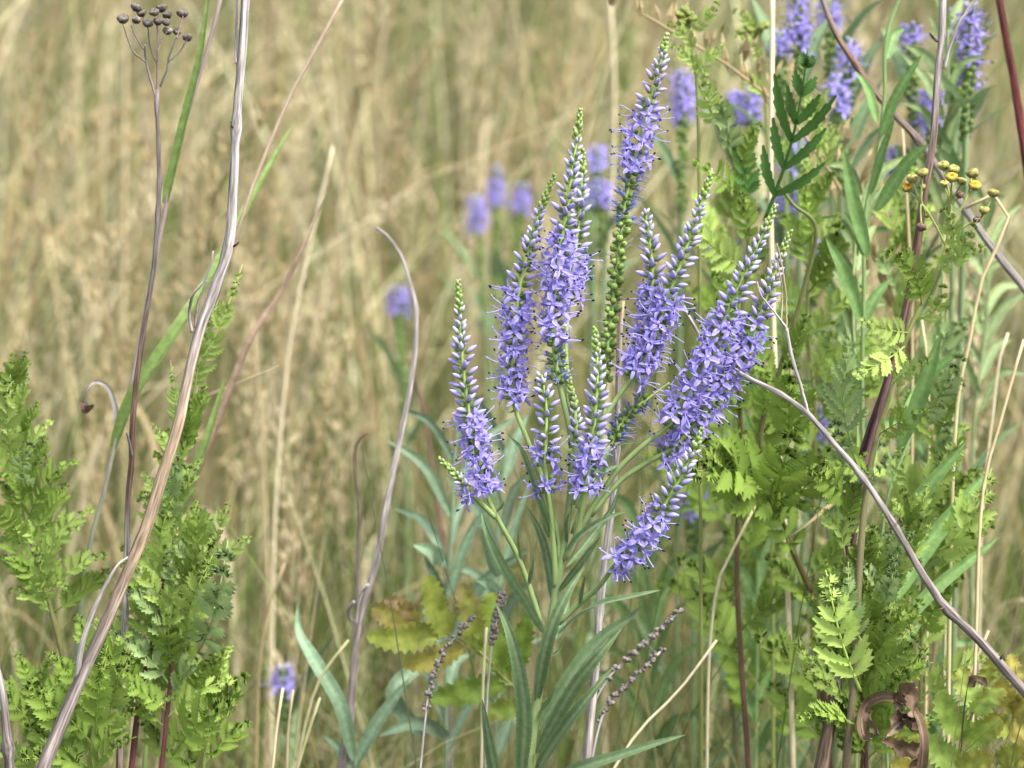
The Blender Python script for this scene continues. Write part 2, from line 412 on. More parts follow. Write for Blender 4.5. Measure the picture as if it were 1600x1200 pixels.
def make_flower(r, openness=1.0, wilt=0.0):
    b = MB()
    b.lathe([(0, .5 * MM), (.8 * MM, .9 * MM), (1.6 * MM, .9 * MM)], [CALYX, CALYX, CALYX * 1.2], n=6)        # calyx
    b.lathe([(1.2 * MM, .7 * MM), (2.6 * MM, .85 * MM), (3.2 * MM, 1.1 * MM)], [LILAC_P, LILAC_P, LILAC], n=6)   # tube
    for k in range(4):
        a = k * math.pi / 2 + r.uniform(-.15, .15)
        L = r.uniform(3.4, 4.3) * MM * (0.85 if k == 2 else 1); W = r.uniform(1.45, 2.05) * MM * (0.7 if k == 2 else 1)
        lift = r.uniform(.15, .5) + (1 - openness) * .8
        rad = np.array([math.cos(a), math.sin(a), 0]); z = np.array([0, 0, 1.0])
        p0 = z * 2.9 * MM + rad * .7 * MM
        p1 = p0 + (rad * math.cos(lift) + z * math.sin(lift)) * L * .5
        l2 = lift - r.uniform(.2, .9) - wilt
        p2 = p1 + (rad * math.cos(l2) + z * math.sin(l2)) * L * .5
        c = LILAC * r.uniform(.88, 1.12) * (1 - .3 * wilt)
        b.leaf([p0, p1, p2], W, z, c, mid=c * .72, N=8, fold=.35, shape=(.5, .65), tip=c * 1.15, wave=.2, twist=r.uniform(-.5, .5))
    for k in range(2):                                                                                             # two long stamens
        a = r.uniform(0, 6.28); s = r.uniform(.2, .75)
        dr = np.array([math.cos(a) * s, math.sin(a) * s, 1.0]); dr = nrm(dr)
        L = r.uniform(5.0, 7.2) * MM
        e = np.array([0, 0, 2.6 * MM]) + dr * L
        mid = np.array([0, 0, 2.6 * MM]) + dr * L * .5 + np.array([math.cos(a + 1), math.sin(a + 1), 0]) * .4 * MM
        b.tube(resample(spline([np.array([0, 0, 2.6 * MM]), mid, e], 4), 5), .16 * MM, LILAC_P * 1.15, n=4)
        M = frame(e - dr * .3 * MM, dr + .5 * np.array([math.sin(a), -math.cos(a), 0]))
        b.lathe([(0, .15 * MM), (.35 * MM, .36 * MM), (.8 * MM, .34 * MM), (1.1 * MM, .12 * MM)], NAVY if r.random() < .65 else LILAC_P * .9, M, n=5)
    return b.data()

def make_bud(col, tip, L=4.0, W=.95, calyx=CALYX):
    b = MB(); z = np.array([0, .16, .34, .55, .75, .9, 1.0]) * L * MM; rr = np.array([.35, .75, .95, 1.0, .78, .42, .08]) * W * MM
    cs = [calyx, calyx, calyx * .35 + col * .65, col, col * .6 + tip * .4, tip, tip]
    b.lathe(list(zip(z, rr)), cs, n=7)
    for k in range(4):
        a = k * math.pi / 2 + .4
        rad = np.array([math.cos(a), math.sin(a), 0])
        b.leaf([rad * .3 * MM, rad * 1.0 * W * MM + np.array([0, 0, .22 * L * MM]), rad * .95 * W * MM + np.array([0, 0, .45 * L * MM])], .9 * W * MM, rad, calyx, N=4, fold=.1)
    return b.data()

def make_capsule(r, green=CALYX_L, threads=True):
    b = MB()
    b.lathe([(0, .3 * MM), (.5 * MM, .8 * MM), (1.2 * MM, 1.25 * MM), (2.0 * MM, 1.2 * MM), (2.6 * MM, .7 * MM), (2.8 * MM, .2 * MM)], green * r.uniform(.85, 1.1), n=7)
    for k in range(4):
        a = k * math.pi / 2
        rad = np.array([math.cos(a), math.sin(a), 0]); zz = np.array([0, 0, 1.0])
        b.leaf([rad * .4 * MM, rad * 1.3 * MM + zz * 1.2 * MM, rad * 1.5 * MM + zz * 2.6 * MM], 1.0 * MM, rad, CALYX, N=4, fold=.1)
    if threads:
        a = r.uniform(0, 6.28)
        p = np.array([[0, 0, 2.6], [.5 * math.cos(a), .5 * math.sin(a), 4.0], [1.6 * math.cos(a), 1.6 * math.sin(a), 5.5]]) * MM
        b.tube(spline(p, 3), .11 * MM, LILAC_P * np.array([.7, .75, .7]), n=4)
    return b.data()

def make_spent(r):
    """a withered flower: crumpled dull blue petals and trailing threads"""
    b = MB()
    b.lathe([(0, .5 * MM), (.8 * MM, .9 * MM), (1.8 * MM, 1.0 * MM), (2.2 * MM, .5 * MM)], CALYX * 1.1, n=6)
    c = np.array([0.16, 0.20, 0.50]) * r.uniform(.8, 1.4)
    for k in range(3):
        a = r.uniform(0, 6.28); rad = np.array([math.cos(a), math.sin(a), 0]); z = np.array([0, 0, 1.0])
        b.leaf([z * 1.8 * MM, z * 3.2 * MM + rad * .8 * MM, z * r.uniform(3.2, 5) * MM + rad * r.uniform(.5, 1.8) * MM], r.uniform(.7, 1.2) * MM, rad, c, N=5, fold=.8, twist=1.5)
    for k in range(2):
        a = r.uniform(0, 6.28); s = r.uniform(.6, 1.8)
        p = np.array([[0, 0, 2.2], [s * .4 * math.cos(a), s * .4 * math.sin(a), 4.2], [s * 1.2 * math.cos(a), s * 1.2 * math.sin(a), 6.2]]) * MM
        b.tube(spline(p, 3), .11 * MM, LILAC_P * .85, n=4)
    return b.data()

r_ = random.Random(3)
KINDS = {
    'flower': [make_flower(r_, 1.0) for _ in range(7)] + [make_flower(r_, .45) for _ in range(2)],
    'lilac': [make_bud(LILAC_D * .5 + LILAC_P * .5, LILAC_P * .95, 5.0, .85), make_bud(LILAC_P * .85, LILAC_P, 4.7, .8), make_bud(LILAC * .9, LILAC_P * .9, 5.0, .9)],
    'pale': [make_bud(LILAC_P, BUDTIP, 4.3, .92, CALYX * 1.3), make_bud(LILAC_P * .5 + BUDTIP * .5, BUDTIP, 4.0, .9, CALYX * 1.5)],
    'green': [make_bud(CALYX_L, CALYX_L * 1.25, 2.7, .95, CALYX_L), make_bud(CALYX_L * .9, (BUDTIP + CALYX_L) * .5, 2.9, .95, CALYX_L * .9)],
    'capsule': [make_capsule(r_, CALYX_L * r_.uniform(.8, 1.15), k % 3 == 0) for k in range(4)],
    'spent': [make_spent(r_) for _ in range(4)],
}
PARTNAME = {'flower': 'flower', 'lilac': 'bud', 'pale': 'bud', 'green': 'bud_tip', 'capsule': 'seed_capsule', 'spent': 'withered_flower'}
MESHES = {k: [raw_mesh(PARTNAME[k], V, F, C, M_PETAL if k in ('flower', 'spent') else M_BUD) for V, F, C in v] for k, v in KINDS.items()}

def spike_pieces(path, zones, r, dens=1.0):
    """path: base -> tip of the flowering part (3-D). zones: list of (t0, t1, kind). Returns (kind, variant, matrix, facing)."""
    p = resample(spline(path, 12), 80)
    T = np.gradient(p, axis=0); T /= np.linalg.norm(T, axis=1)[:, None]
    Ltot = np.sum(np.linalg.norm(np.diff(p, axis=0), axis=1))
    out = []; ga = r.uniform(0, 6)
    for t0, t1, kind in zones:
        s = t0 * Ltot
        while s < t1 * Ltot:
            t = s / Ltot; i = min(int(t * 79), 79); u = (t - t0) / max(t1 - t0, 1e-6)
            ax = T[i]; ref = nrm(np.cross(ax, [0.3, 1, 0.2])); ref2 = np.cross(ax, ref)
            ga += 2.39996 + r.uniform(-.35, .35)
            rad = ref * math.cos(ga) + ref2 * math.sin(ga)
            if kind == 'flower':
                el = r.uniform(.0, .55); sc = r.uniform(.78, 1.02); off = r.uniform(.8, 2.6) * MM; step = .92
            elif kind == 'lilac':
                el = .35 + .35 * u + r.uniform(-.18, .18); sc = (1.08 - .16 * u) * r.uniform(.88, 1.1); off = 1.5 * MM; step = .86
            elif kind == 'pale':
                el = .75 + .2 * u + r.uniform(-.15, .15); sc = (.95 - .35 * u) * r.uniform(.9, 1.08); off = .9 * MM; step = .74
            elif kind == 'green':
                el = .95 + .3 * u; sc = (.85 - .38 * u) * r.uniform(.9, 1.1); off = .45 * MM; step = .5
            elif kind == 'spent':
                el = r.uniform(.1, .7); sc = r.uniform(.85, 1.1); off = .8 * MM; step = .85
            else:
                el = r.uniform(.3, .8); sc = r.uniform(.85, 1.1); off = .8 * MM; step = .95
            z = rad * math.cos(el) + ax * math.sin(el)
            v = r.randrange(len(KINDS[kind]))
            if kind == 'flower': z = nrm(z + np.array([0, -.12, .08]))
            M = frame(p[i] + rad * off * .6, z, up=ax, scale=sc, roll=r.uniform(-.5, .5))
            out.append((kind, v, M, float(np.dot(rad, -FWD))))
            s += step * MM * r.uniform(.8, 1.2) / dens
    return out, p, Ltot

def stalk(b, path, r0, r1, col0, col1, n=6):
    p = spline(path, 6); t = np.linspace(0, 1, len(p))
    b.tube(p, r0 + (r1 - r0) * t, np.asarray(col0) * (1 - t)[:, None] + np.asarray(col1) * t[:, None], n=n)

STEMG = np.array([0.20, 0.27, 0.12]); STEMG_L = np.array([0.22, 0.30, 0.11])

# ------------------------------------------------------------------ the flowering speedwell in focus
base = to_ground(pth([(840, 1085), (829, 1162), (822, 1230)]))[-1]
main = thing('speedwell_plant', 'tall lilac-blue speedwell with many flower spikes, sharp and branching from one grey-green stem', 'flower', base)
b = MB()
stem_px = [(893, 705, 1.0), (891, 770), (884, 830), (873, 895), (862, 965), (851, 1020), (840, 1085), (829, 1162), (822, 1230)]
sp = to_ground(pth(stem_px))
p = spline(sp, 8); t = np.linspace(0, 1, len(p))
b.tube(p, (.0010 + .0012 * np.minimum(t * 2, 1)), STEMG_L * (1 - t)[:, None] + STEMG * .9 * t[:, None], n=8)
part('stem', b, M_STEM, main)

# every spike: full path tip -> joint in photo pixels (x, y, depth), pixel heights of the zones, thickness
SPIKES = [
    # tip-to-base path, then zones as (y_low, y_high, kind) from the base up
    ([(716, 437, .992), (718, 500, .992), (724, 580, .992), (735, 660, .992), (750, 730, .993), (764, 782, .994), (775, 806, .995), (806, 863, .997), (826, 915, .999), (849, 988, 1.0)],
     [(772, 650, 'flower'), (650, 545, 'lilac'), (545, 487, 'pale'), (487, 437, 'green')]),
    ([(687, 717, .988), (712, 742, .989), (740, 775, .992), (776, 810, .995)],
     [(776, 766, 'flower'), (764, 750, 'pale'), (752, 717, 'green')]),
    ([(866, 272, 1.006), (848, 320, 1.006), (828, 385, 1.006), (812, 450, 1.006), (804, 520, 1.005), (800, 580, 1.004), (803, 632, 1.003), (820, 678, 1.002), (842, 734, 1.001), (861, 795, 1.0), (873, 855, 1.0), (873, 895, 1.0)],
     [(630, 455, 'flower'), (455, 385, 'lilac'), (385, 325, 'pale'), (325, 272, 'green')]),
    ([(907, 169, .996), (898, 240, .996), (886, 320, .996), (874, 400, .996), (866, 470, .996), (865, 530, .997), (871, 585, .998), (884, 645, .999), (892, 685, 1.0), (893, 712, 1.0)],
     [(600, 515, 'spent'), (530, 365, 'flower'), (365, 285, 'lilac'), (285, 215, 'pale'), (215, 169, 'green')]),
    ([(911, 232, 1.014), (908, 300, 1.014), (900, 380, 1.013), (890, 460, 1.012), (884, 540, 1.01), (888, 620, 1.006), (893, 700, 1.001)],
     [(470, 400, 'flower'), (400, 320, 'lilac'), (320, 275, 'pale'), (275, 232, 'green')]),
    ([(929, 511, .988), (933, 560, .988), (932, 620, .988), (926, 680, .989), (920, 730, .990), (911, 780, .992), (902, 830, .996), (886, 868, .999), (878, 880, 1.0)],
     [(772, 698, 'flower'), (698, 610, 'lilac'), (610, 552, 'pale'), (552, 511, 'green')]),
    ([(873, 535, 1.002), (884, 575, 1.002), (896, 630, 1.001), (900, 680, 1.0), (893, 735, 1.0)],
     [(690, 640, 'pale'), (640, 560, 'green'), (560, 535, 'green')]),
    ([(846, 585, .990), (853, 630, .990), (853, 680, .991), (852, 735, .992), (860, 800, .995), (866, 870, .998), (868, 925, 1.0)],
     [(770, 750, 'flower'), (725, 700, 'flower'), (705, 618, 'lilac'), (620, 585, 'pale')]),
    ([(1043, 50, 1.02), (1030, 105, 1.02), (1013, 165, 1.02), (1000, 215, 1.02), (986, 270, 1.02), (975, 330, 1.02), (966, 400, 1.02), (957, 480, 1.018), (949, 545, 1.015), (942, 620, 1.012), (930, 700, 1.008), (912, 780, 1.004), (890, 850, 1.0)],
     [(600, 345, 'capsule'), (355, 262, 'spent'), (268, 172, 'flower'), (172, 118, 'lilac'), (118, 82, 'pale'), (82, 50, 'green')]),
    ([(1113, 265, .998), (1098, 310, .998), (1080, 365, .998), (1060, 420, .998), (1042, 470, .998), (1025, 520, .998), (1006, 565, .998), (978, 603, .998), (947, 648, .998), (922, 700, .999), (903, 760, 1.0), (890, 800, 1.0)],
     [(590, 455, 'flower'), (455, 375, 'lilac'), (375, 305, 'pale'), (305, 265, 'green')]),
    ([(1008, 330, 1.008), (1016, 385, 1.008), (1019, 440, 1.008), (1016, 500, 1.006), (1004, 550, 1.003), (982, 598, .999)],
     [(580, 455, 'flower'), (455, 385, 'lilac'), (385, 330, 'pale')]),
    ([(1213, 319, .990), (1192, 365, .990), (1170, 415, .990), (1145, 470, .990), (1120, 525, .990), (1092, 580, .990), (1066, 630, .991), (1045, 664, .992), (1011, 691, .993), (968, 731, .995), (930, 785, .998), (893, 850, 1.0)],
     [(665, 490, 'flower'), (490, 425, 'lilac'), (425, 362, 'pale'), (362, 319, 'green')]),
    ([(1236, 359, .998), (1220, 400, .998), (1205, 440, .998), (1190, 485, .998), (1172, 525, .998), (1148, 570, .998), (1115, 620, .998), (1080, 668, .998), (1048, 702, .997), (1012, 722, .997), (968, 752, .998), (915, 815, 1.0)],
     [(712, 508, 'flower'), (508, 455, 'lilac'), (455, 400, 'pale'), (400, 359, 'green')]),
    ([(1097, 670, .984), (1082, 708, .984), (1060, 752, .984), (1036, 795, .984), (1010, 838, .985), (980, 872, .988), (962, 882, .99), (936, 916, .995), (900, 948, .999), (866, 980, 1.0)],
     [(884, 800, 'flower'), (800, 742, 'lilac'), (742, 700, 'pale'), (700, 670, 'green')]),
    ([(1046, 598, 1.004), (1010, 625, 1.003), (978, 650, 1.002), (957, 688, 1.001), (928, 740, 1.0), (900, 800, 1.0)],
     [(690, 625, 'spent')]),
]
LIM = {'flower': 300, 'bud': 300, 'bud_tip': 300, 'seed_capsule': 300, 'withered_flower': 300}
allp = []
rsp = random.Random(21)
for px, zones in SPIKES:
    full = pth(px)
    dense = resample(spline(full, 12), 240)
    # pixel rows of the dense path, to cut the zones
    rel = dense - CAMP; dep = rel @ FWD; rows = 600 - (rel @ UP) / dep / (SPAN / 1600)
    def at_row(yy): return int(np.argmin(np.abs(rows - yy)))
    lo = max(z[0] for z in zones)
    i_lo = at_row(lo)
    seg = dense[:i_lo + 1][::-1]                      # base -> tip
    segrows = rows[:i_lo + 1][::-1]
    s = np.r_[0, np.cumsum(np.linalg.norm(np.diff(seg, axis=0), axis=1))]; s /= s[-1]
    zz = [(float(np.interp(-z[0], -segrows, s)), float(np.interp(-z[1], -segrows, s)), z[2]) for z in zones]
    b = MB()
    rad = np.interp(np.linspace(0, 1, 240), [0, .3, 1], [.32 * MM, .62 * MM, 1.05 * MM])
    tt = np.linspace(0, 1, 240)[:, None]
    sub = slice(0, 240, 6)
    b.tube(dense[sub], rad[sub], (CALYX_L * (1 - tt) + STEMG_L * tt)[sub], n=7)
    sp_o = part('flower_spike', b, M_STEM, main)
    pcs, _, _ = spike_pieces(seg, zz, rsp)
    allp += [(sp_o,) + q for q in pcs]
allp.sort(key=lambda q: -q[4])
count = {}; rest = {}
for sp_o, kind, v, M, facing in allp:
    nm = PARTNAME[kind]; count[nm] = count.get(nm, 0) + 1
    if count[nm] <= LIM[nm]:
        inst(nm, MESHES[kind][v], M, main, sp_o)
    else:
        rest.setdefault(nm, MB()).put(KINDS[kind][v], M)
for nm, mb in rest.items():
    o = part(nm + '_mass', mb, M_PETAL if nm in ('flower', 'withered_flower') else M_BUD, main); o['kind'] = 'stuff'
print('speedwell pieces', count)

# leaves: path base -> tip, width in px
LG = np.array([0.12, 0.195, 0.085]); LGM = np.array([0.24, 0.32, 0.16]); LGE = np.array([0.18, 0.27, 0.11])
toc = -FWD
LEAVES = [
    ([(850, 990, 1.0), (825, 945, .995), (790, 889, .988), (762, 833, .985), (752, 800, .987)], 21, (-.5, -.7, .6), .4),
    ([(812, 1235, 1.0), (816, 1190, .995), (820, 1123, .985), (812, 1050, .978), (795, 985, .975), (775, 942, .98)], 29, (-.3, -1, .2), .25),
    ([(790, 1260, 1.0), (775, 1210, .985), (764, 1155, .975), (753, 1092, .97)], 25, (-.4, -1, .2), .25),
    ([(838, 1100, 1.0), (846, 1040, .99), (863, 975, .983), (887, 925, .982), (912, 887, .985)], 25, (.3, -1, .3), .3),
    ([(873, 990, 1.0), (898, 968, .992), (938, 945, .98), (986, 933, .972), (1032, 922, .97)], 21, (.1, -.5, .9), .45),
    ([(843, 1140, 1.0), (875, 1085, .998), (909, 1035, .996), (948, 992, .994), (985, 966, .99), (1004, 946, .985)], 29, (-.35, -.6, .6), .45),
    ([(838, 1178, 1.0), (867, 1125, .988), (899, 1070, .98), (937, 1022, .975), (972, 981, .975)], 27, (.4, -1, .25), .2),
    ([(836, 1210, 1.0), (863, 1166, .985), (891, 1126, .975), (929, 1078, .97), (958, 1042, .97)], 25, (-.3, -.8, .5), .5),
    ([(826, 1240, 1.0), (905, 1201, .975), (967, 1181, .965), (1024, 1162, .96), (1071, 1148, .958)], 24, (.1, -.7, .7), .3),
    ([(881, 872, 1.0), (905, 840, .992), (944, 813, .985), (979, 798, .982)], 17, (.1, -.6, .8), .5),
    ([(863, 940, 1.0), (858, 886, 1.006), (844, 832, 1.01), (821, 789, 1.012)], 16, (-.3, -1, .3), .4),
    ([(872, 855, 1.0), (851, 795, .994), (833, 742, .99), (815, 702, .988), (791, 677, .99)], 17, (-.6, -.7, .3), .5),
    ([(872, 925, 1.0), (905, 882, .992), (928, 852, .988), (938, 838, .986)], 13, (.3, -.9, .4), .5),
    ([(885, 885, 1.0), (930, 830, 1.006), (958, 790, 1.008), (969, 752, 1.01)], 13, (.3, -.9, .3), .6),
    ([(826, 915, .999), (830, 895, .995), (834, 868, .993)], 8, (-.3, -1, .2), .4),
    ([(815, 885, .998), (811, 855, .995), (809, 830, .992)], 5, (-.3, -1, .2), .4),
    ([(858, 840, .998), (850, 820, .993), (848, 808, .99)], 6, (-.2, -1, .2), .4),
    ([(886, 850, 1.0), (884, 820, .994), (890, 800, .99)], 7, (.1, -1, .2), .4),
    ([(898, 845, 1.0), (905, 815, .995), (906, 795, .992)], 7, (.2, -1, .2), .4),
    ([(905, 950, .999), (908, 925, .994), (914, 900, .99)], 9, (.3, -1, .2), .4),
    ([(868, 1000, 1.0), (878, 970, 1.006), (890, 935, 1.01)], 16, (.2, -1, .3), .4),
    ([(852, 1010, 1.0), (862, 1025, .99), (882, 1008, .985)], 10, (.2, -.6, .8), .3),
    ([(845, 1110, 1.0), (856, 1095, .993), (868, 1075, .99)], 9, (.2, -1, .3), .4),
    ([(828, 1175, 1.0), (822, 1140, 1.006), (838, 1085, 1.01)], 12, (-.2, -1, .3), .4),
    ([(965, 728, .995), (940, 738, .99), (915, 728, .988)], 9, (0, -.6, .9), .5),
    ([(930, 785, .998), (960, 700, .996), (1000, 690, .992)], 6, (0, -.8, .6), .5),
    ([(806, 640, 1.003), (796, 645, 1.0), (786, 640, .998)], 5, (0, -.6, .9), .4),
    ([(776, 800, .995), (784, 792, .992), (787, 782, .991)], 6, (0, -.8, .6), .4),
]
for k, (pp, w, up, fold) in enumerate(LEAVES):
    b = MB()
    q = LG * rnd.uniform(.88, 1.15)
    big = w > 12
    b.leaf(pth(pp), w * .86 * PX(), nrm(up), q, mid=LGM if big else q * 1.3, N=84 if big else 16, fold=fold, serr=.11 if big else 0, shape=(.5, .75), wave=.05, edge=LGE)
    part('leaf', b, M_LEAF, main)
# leaves on the part of the stem below the picture
for k in range(8):
    z = .36 - .04 * k; a = k * 2.2
    i_ = int(np.argmin(np.abs(sp[:, 2] - z))); q = sp[i_]
    d = np.array([math.cos(a), math.sin(a), 0])
    b = MB(); b.leaf([q, q + d * .03 + np.array([0, 0, .01]), q + d * .07 - np.array([0, 0, .015])], .006, (0, 0, 1), LG, mid=LGM, N=24, serr=.15)
    part('leaf', b, M_LEAF, main)

# ------------------------------------------------------------------ background speedwells, too soft to tell the flowers apart
def far_speedwell(label, spikes, group=None, leafy=True, seed=1):
    """spikes: [(x, y_tip, y_open0, y_open1, y_bottom, depth, lean px)]"""
    r = random.Random(seed); spikes = [q[:5] + (q[5] + .07,) + q[6:] for q in spikes]
    x, yt, o0, o1, yb, d, lean = spikes[0]
    root = to_ground(pth([(x - lean, yb, d), (x - lean * 1.3, yb + 200, d)]))[-1]
    t_ = thing('speedwell_plant', label, 'flower', root, group)
    for k, (x, yt, o0, o1, yb, d, lean) in enumerate(spikes):
        px = [(x, yt, d), (x - lean * .4, (yt + yb) / 2, d), (x - lean, yb, d)]
        up = pth(px)
        low = np.vstack([up, [up[-1] * .45 + root * .55 + np.array([0, 0, .03])], [root]]) if k else np.vstack([up, [up[-1] * .5 + root * .5], [root]])
        b = MB(); pp = spline(low, 8); tq = np.linspace(0, 1, len(pp))
        b.tube(pp, .0006 + .0010 * tq, STEMG * (.8 + .4 * (1 - tq))[:, None], n=6); part('stem', b, M_STEM, t_)
        seg = up[::-1]; H = yb - yt
        f = lambda yy: np.clip((yb - yy) / H, 0, 1)
        zones = [(f(yb), f(o1), 'capsule'), (f(o1), f(o0), 'flower'), (f(o0), f(o0 - (o0 - yt) * .5), 'lilac'), (f(o0 - (o0 - yt) * .5), 1.0, 'pale')]
        zones = [z for z in zones if z[1] - z[0] > .01]
        pcs, _, _ = spike_pieces(seg, zones, r, dens=.9)
        b = MB()
        for kind, v, M, fc in pcs: b.put(KINDS[kind][v], M)
        part('flower_spike', b, M_PETAL, t_)
        if leafy:
            for j in range(6):
                q = pp[int(len(pp) * (.45 + .08 * j)) % len(pp)]
                a = r.uniform(0, 6.28); dd = np.array([math.cos(a), math.sin(a) * .8, r.uniform(.8, 1.6)])
                b = MB(); L = r.uniform(.022, .036)
                b.leaf([q, q + dd * L * .6, q + dd * L + np.array([0, 0, -.006])], .007, (0, 0, 1), LG * r.uniform(1.1, 1.6), mid=LGM, N=14)
                part('leaf', b, M_LEAF, t_)
    return t_

far_speedwell('blurred speedwell with three short blue spikes standing apart in the dry straw', [(776, 255, 285, 325, 470, 1.62, 4), (744, 305, 315, 362, 480, 1.60, -14), (819, 285, 300, 335, 420, 1.66, 20)], seed=1)
far_speedwell('single blurred blue speedwell spike beside the arching grey dead stem', [(621, 448, 455, 495, 640, 1.48, -12)], seed=2)
far_speedwell('tiny blue speedwell sprig low among the grass by a narrow grey-green leaf', [(442, 1042, 1052, 1084, 1150, 1.22, -8)], seed=3)
far_speedwell('small blurred blue speedwell low behind the lowest lilac spike', [(1076, 758, 762, 805, 860, 1.2, -6), (1098, 765, 770, 800, 850, 1.22, 10)], seed=4)
far_speedwell('blurred speedwell showing between the two tallest spikes', [(933, 232, 236, 268, 330, 1.38, 4), (938, 282, 288, 328, 400, 1.36, -4), (912, 285, 290, 325, 400, 1.40, -10)], seed=5)
far_speedwell('deep blue speedwell spike partly hidden by a straw-coloured grass ear', [(1246, -30, 5, 82, 180, 1.14, -4), (1218, 50, 60, 90, 170, 1.16, -8)], seed=6)
far_speedwell('pale blue speedwell spike behind the divided dark green tansy leaf', [(1172, 140, 150, 195, 330, 1.22, 4), (1148, 148, 155, 190, 300, 1.23, -6)], seed=7)
far_speedwell('faint blue speedwell spikes behind the green-budded tansy', [(1068, 112, 122, 190, 330, 1.26, 4), (1240, 215, 222, 268, 350, 1.24, 6)], seed=8)
far_speedwell('blue speedwell spikes behind the brown diagonal branch', [(1328, 62, 75, 115, 200, 1.16, 4), (1310, 120, 130, 178, 300, 1.15, -5), (1295, 0, 10, 45, 120, 1.18, -4)], seed=9)
far_speedwell('ragged blue speedwell spike with spreading flowers beside the forked dead stem', [(1516, 5, 25, 100, 210, 1.09, 6), (1512, 112, 118, 140, 220, 1.10, 4), (1484, 20, 30, 60, 160, 1.12, -6)], seed=10)
far_speedwell('thin speedwell with sparse fading flowers beside the dead stem below its fork', [(1455, 135, 145, 200, 320, 1.14, 8), (1400, 235, 240, 275, 380, 1.15, -4), (1424, 40, 48, 75, 200, 1.15, -4)], seed=11)
far_speedwell('small blurred speedwell spikes behind the tips of the paired lilac spikes', [(1230, 300, 306, 345, 430, 1.2, 4), (1264, 372, 378, 412, 480, 1.22, -4), (1122, 375, 380, 410, 480, 1.22, 3)], seed=12)
far_speedwell('dim speedwell flowers low among the green tansy leaves by the slanting twig', [(1278, 640, 646, 690, 760, 1.18, 4)], seed=13)

# ------------------------------------------------------------------ tansy
TG = np.array([0.22, 0.32, 0.06]); TG_L = np.array([0.33, 0.44, 0.11]); TG_D = np.array([0.08, 0.18, 0.04]); TG_P = np.array([0.32, 0.43, 0.17]); TG_Y = np.array([0.36, 0.30, 0.06])

def make_tansy(r, col, pairs=9, plen=.26, curl=.4, width=.075, teeth=4, droop=.35, ang=.95, amp=(1.25, .5)):
    """unit tansy leaf: rachis along +X (length 1), toothed pinnae to both sides"""
    b = MB()
    N = 20; t = np.linspace(0, 1, N)
    side = r.uniform(-.14, .14)
    rz = droop * (t * (1 - t)) - curl * .25 * np.maximum(t - .6, 0) ** 2 * 4
    ra = np.stack([t - .05 * curl * t ** 3, side * np.sin(t * 3.1), rz], 1)
    b.tube(ra, np.linspace(.013, .004, N), np.asarray(col) * 1.35, n=5)
    for k in range(pairs):
        u = .12 + .86 * (k + .5) / pairs
        i = int(u * (N - 1)); o = ra[i]; T = nrm(ra[min(i + 1, N - 1)] - ra[i - 1])
        for sgn in (-1, 1):
            L = plen * (math.sin(min(u * 1.15 + .1, 1) * math.pi) ** .6 * .85 + .22) * r.uniform(.7, 1.15)
            an = ang * (1 - .45 * u) * r.uniform(.9, 1.1)
            S = np.array([0, sgn, 0.0])
            d0 = T * math.cos(an) + S * math.sin(an) + np.array([r.uniform(-.15, .15), 0, r.uniform(-.1, .55)])
            d0 = nrm(d0)
            d1 = nrm(d0 + T * .35 + np.array([0, 0, -.2 + curl * r.uniform(.1, .9)]))
            p0 = o; p1 = p0 + d0 * L * .5; p2 = p1 + d1 * L * .5
            path = resample(spline([p0, p1, p2], 5), 2 * teeth + 3)
            n_ = len(path); Tt = np.gradient(path, axis=0)
            V, C = [], []
            cc = np.asarray(col) * r.uniform(.85, 1.15)
            for j in range(n_):
                tt_ = nrm(Tt[j]); sd = nrm(np.cross(tt_, [0, 0, 1.0])); q = j / (n_ - 1)
                w = width * (.55 + .6 * math.sin(q * 2.6)) * (1 - q ** 4) * (amp[0] if j % 2 else amp[1])
                fw = tt_ * width * .35 * (j % 2)
                V += [path[j] - sd * w * .5 + fw + np.array([0, 0, .25 * w]), path[j], path[j] + sd * w * .5 + fw + np.array([0, 0, .25 * w])]
                C += [cc, cc * 1.2, cc]
            F = [(j * 3 + m_, j * 3 + m_ + 1, j * 3 + 4 + m_, j * 3 + 3 + m_) for j in range(n_ - 1) for m_ in (0, 1)]
            b.add(V, F, C)
    return b

rt = random.Random(5)
TL = {}
for nm, c in (('mid', TG), ('light', TG_L), ('dark', TG_D), ('pale', TG_P), ('yellow', TG_Y)):
    TL[nm] = [make_tansy(rt, c * rt.uniform(.9, 1.1), pairs=rt.choice([6, 7, 8]), plen=rt.uniform(.22, .30), width=rt.uniform(.095, .125), amp=(1.15, .68), curl=rt.uniform(.1, .8), droop=rt.uniform(.1, .5)).mesh('tansy_leaf', M_TANSY) for _ in range(3)]
TL['narrow'] = [make_tansy(rt, TG_L * .85, pairs=13, plen=.13, width=.05, curl=.8, droop=.3).mesh('tansy_leaf', M_TANSY) for _ in range(2)]
TL['broad'] = [make_tansy(rt, TG * 1.05, pairs=6, plen=.34, width=.13, curl=.2, droop=.2, teeth=6, amp=(1.12, .75)).mesh('tansy_leaf', M_TANSY) for _ in range(2)]
TL['broaddark'] = [make_tansy(rt, TG_D * .95, pairs=6, plen=.36, width=.055, teeth=5, curl=.0, droop=.03, ang=.7, amp=(1.1, .8)).mesh('tansy_leaf', M_TANSY)]
TL['fern'] = [make_tansy(rt, TG_P, pairs=8, plen=.30, width=.075, teeth=5, curl=1.0, droop=.1, ang=.8).mesh('tansy_leaf', M_TANSY) for _ in range(2)]
TL['browned'] = [make_tansy(rt, np.array([.30, .20, .06]), pairs=4, plen=.45, width=.2, teeth=6, curl=.3, droop=.3, amp=(1.1, .8)).mesh('tansy_leaf', M_TANSY)]
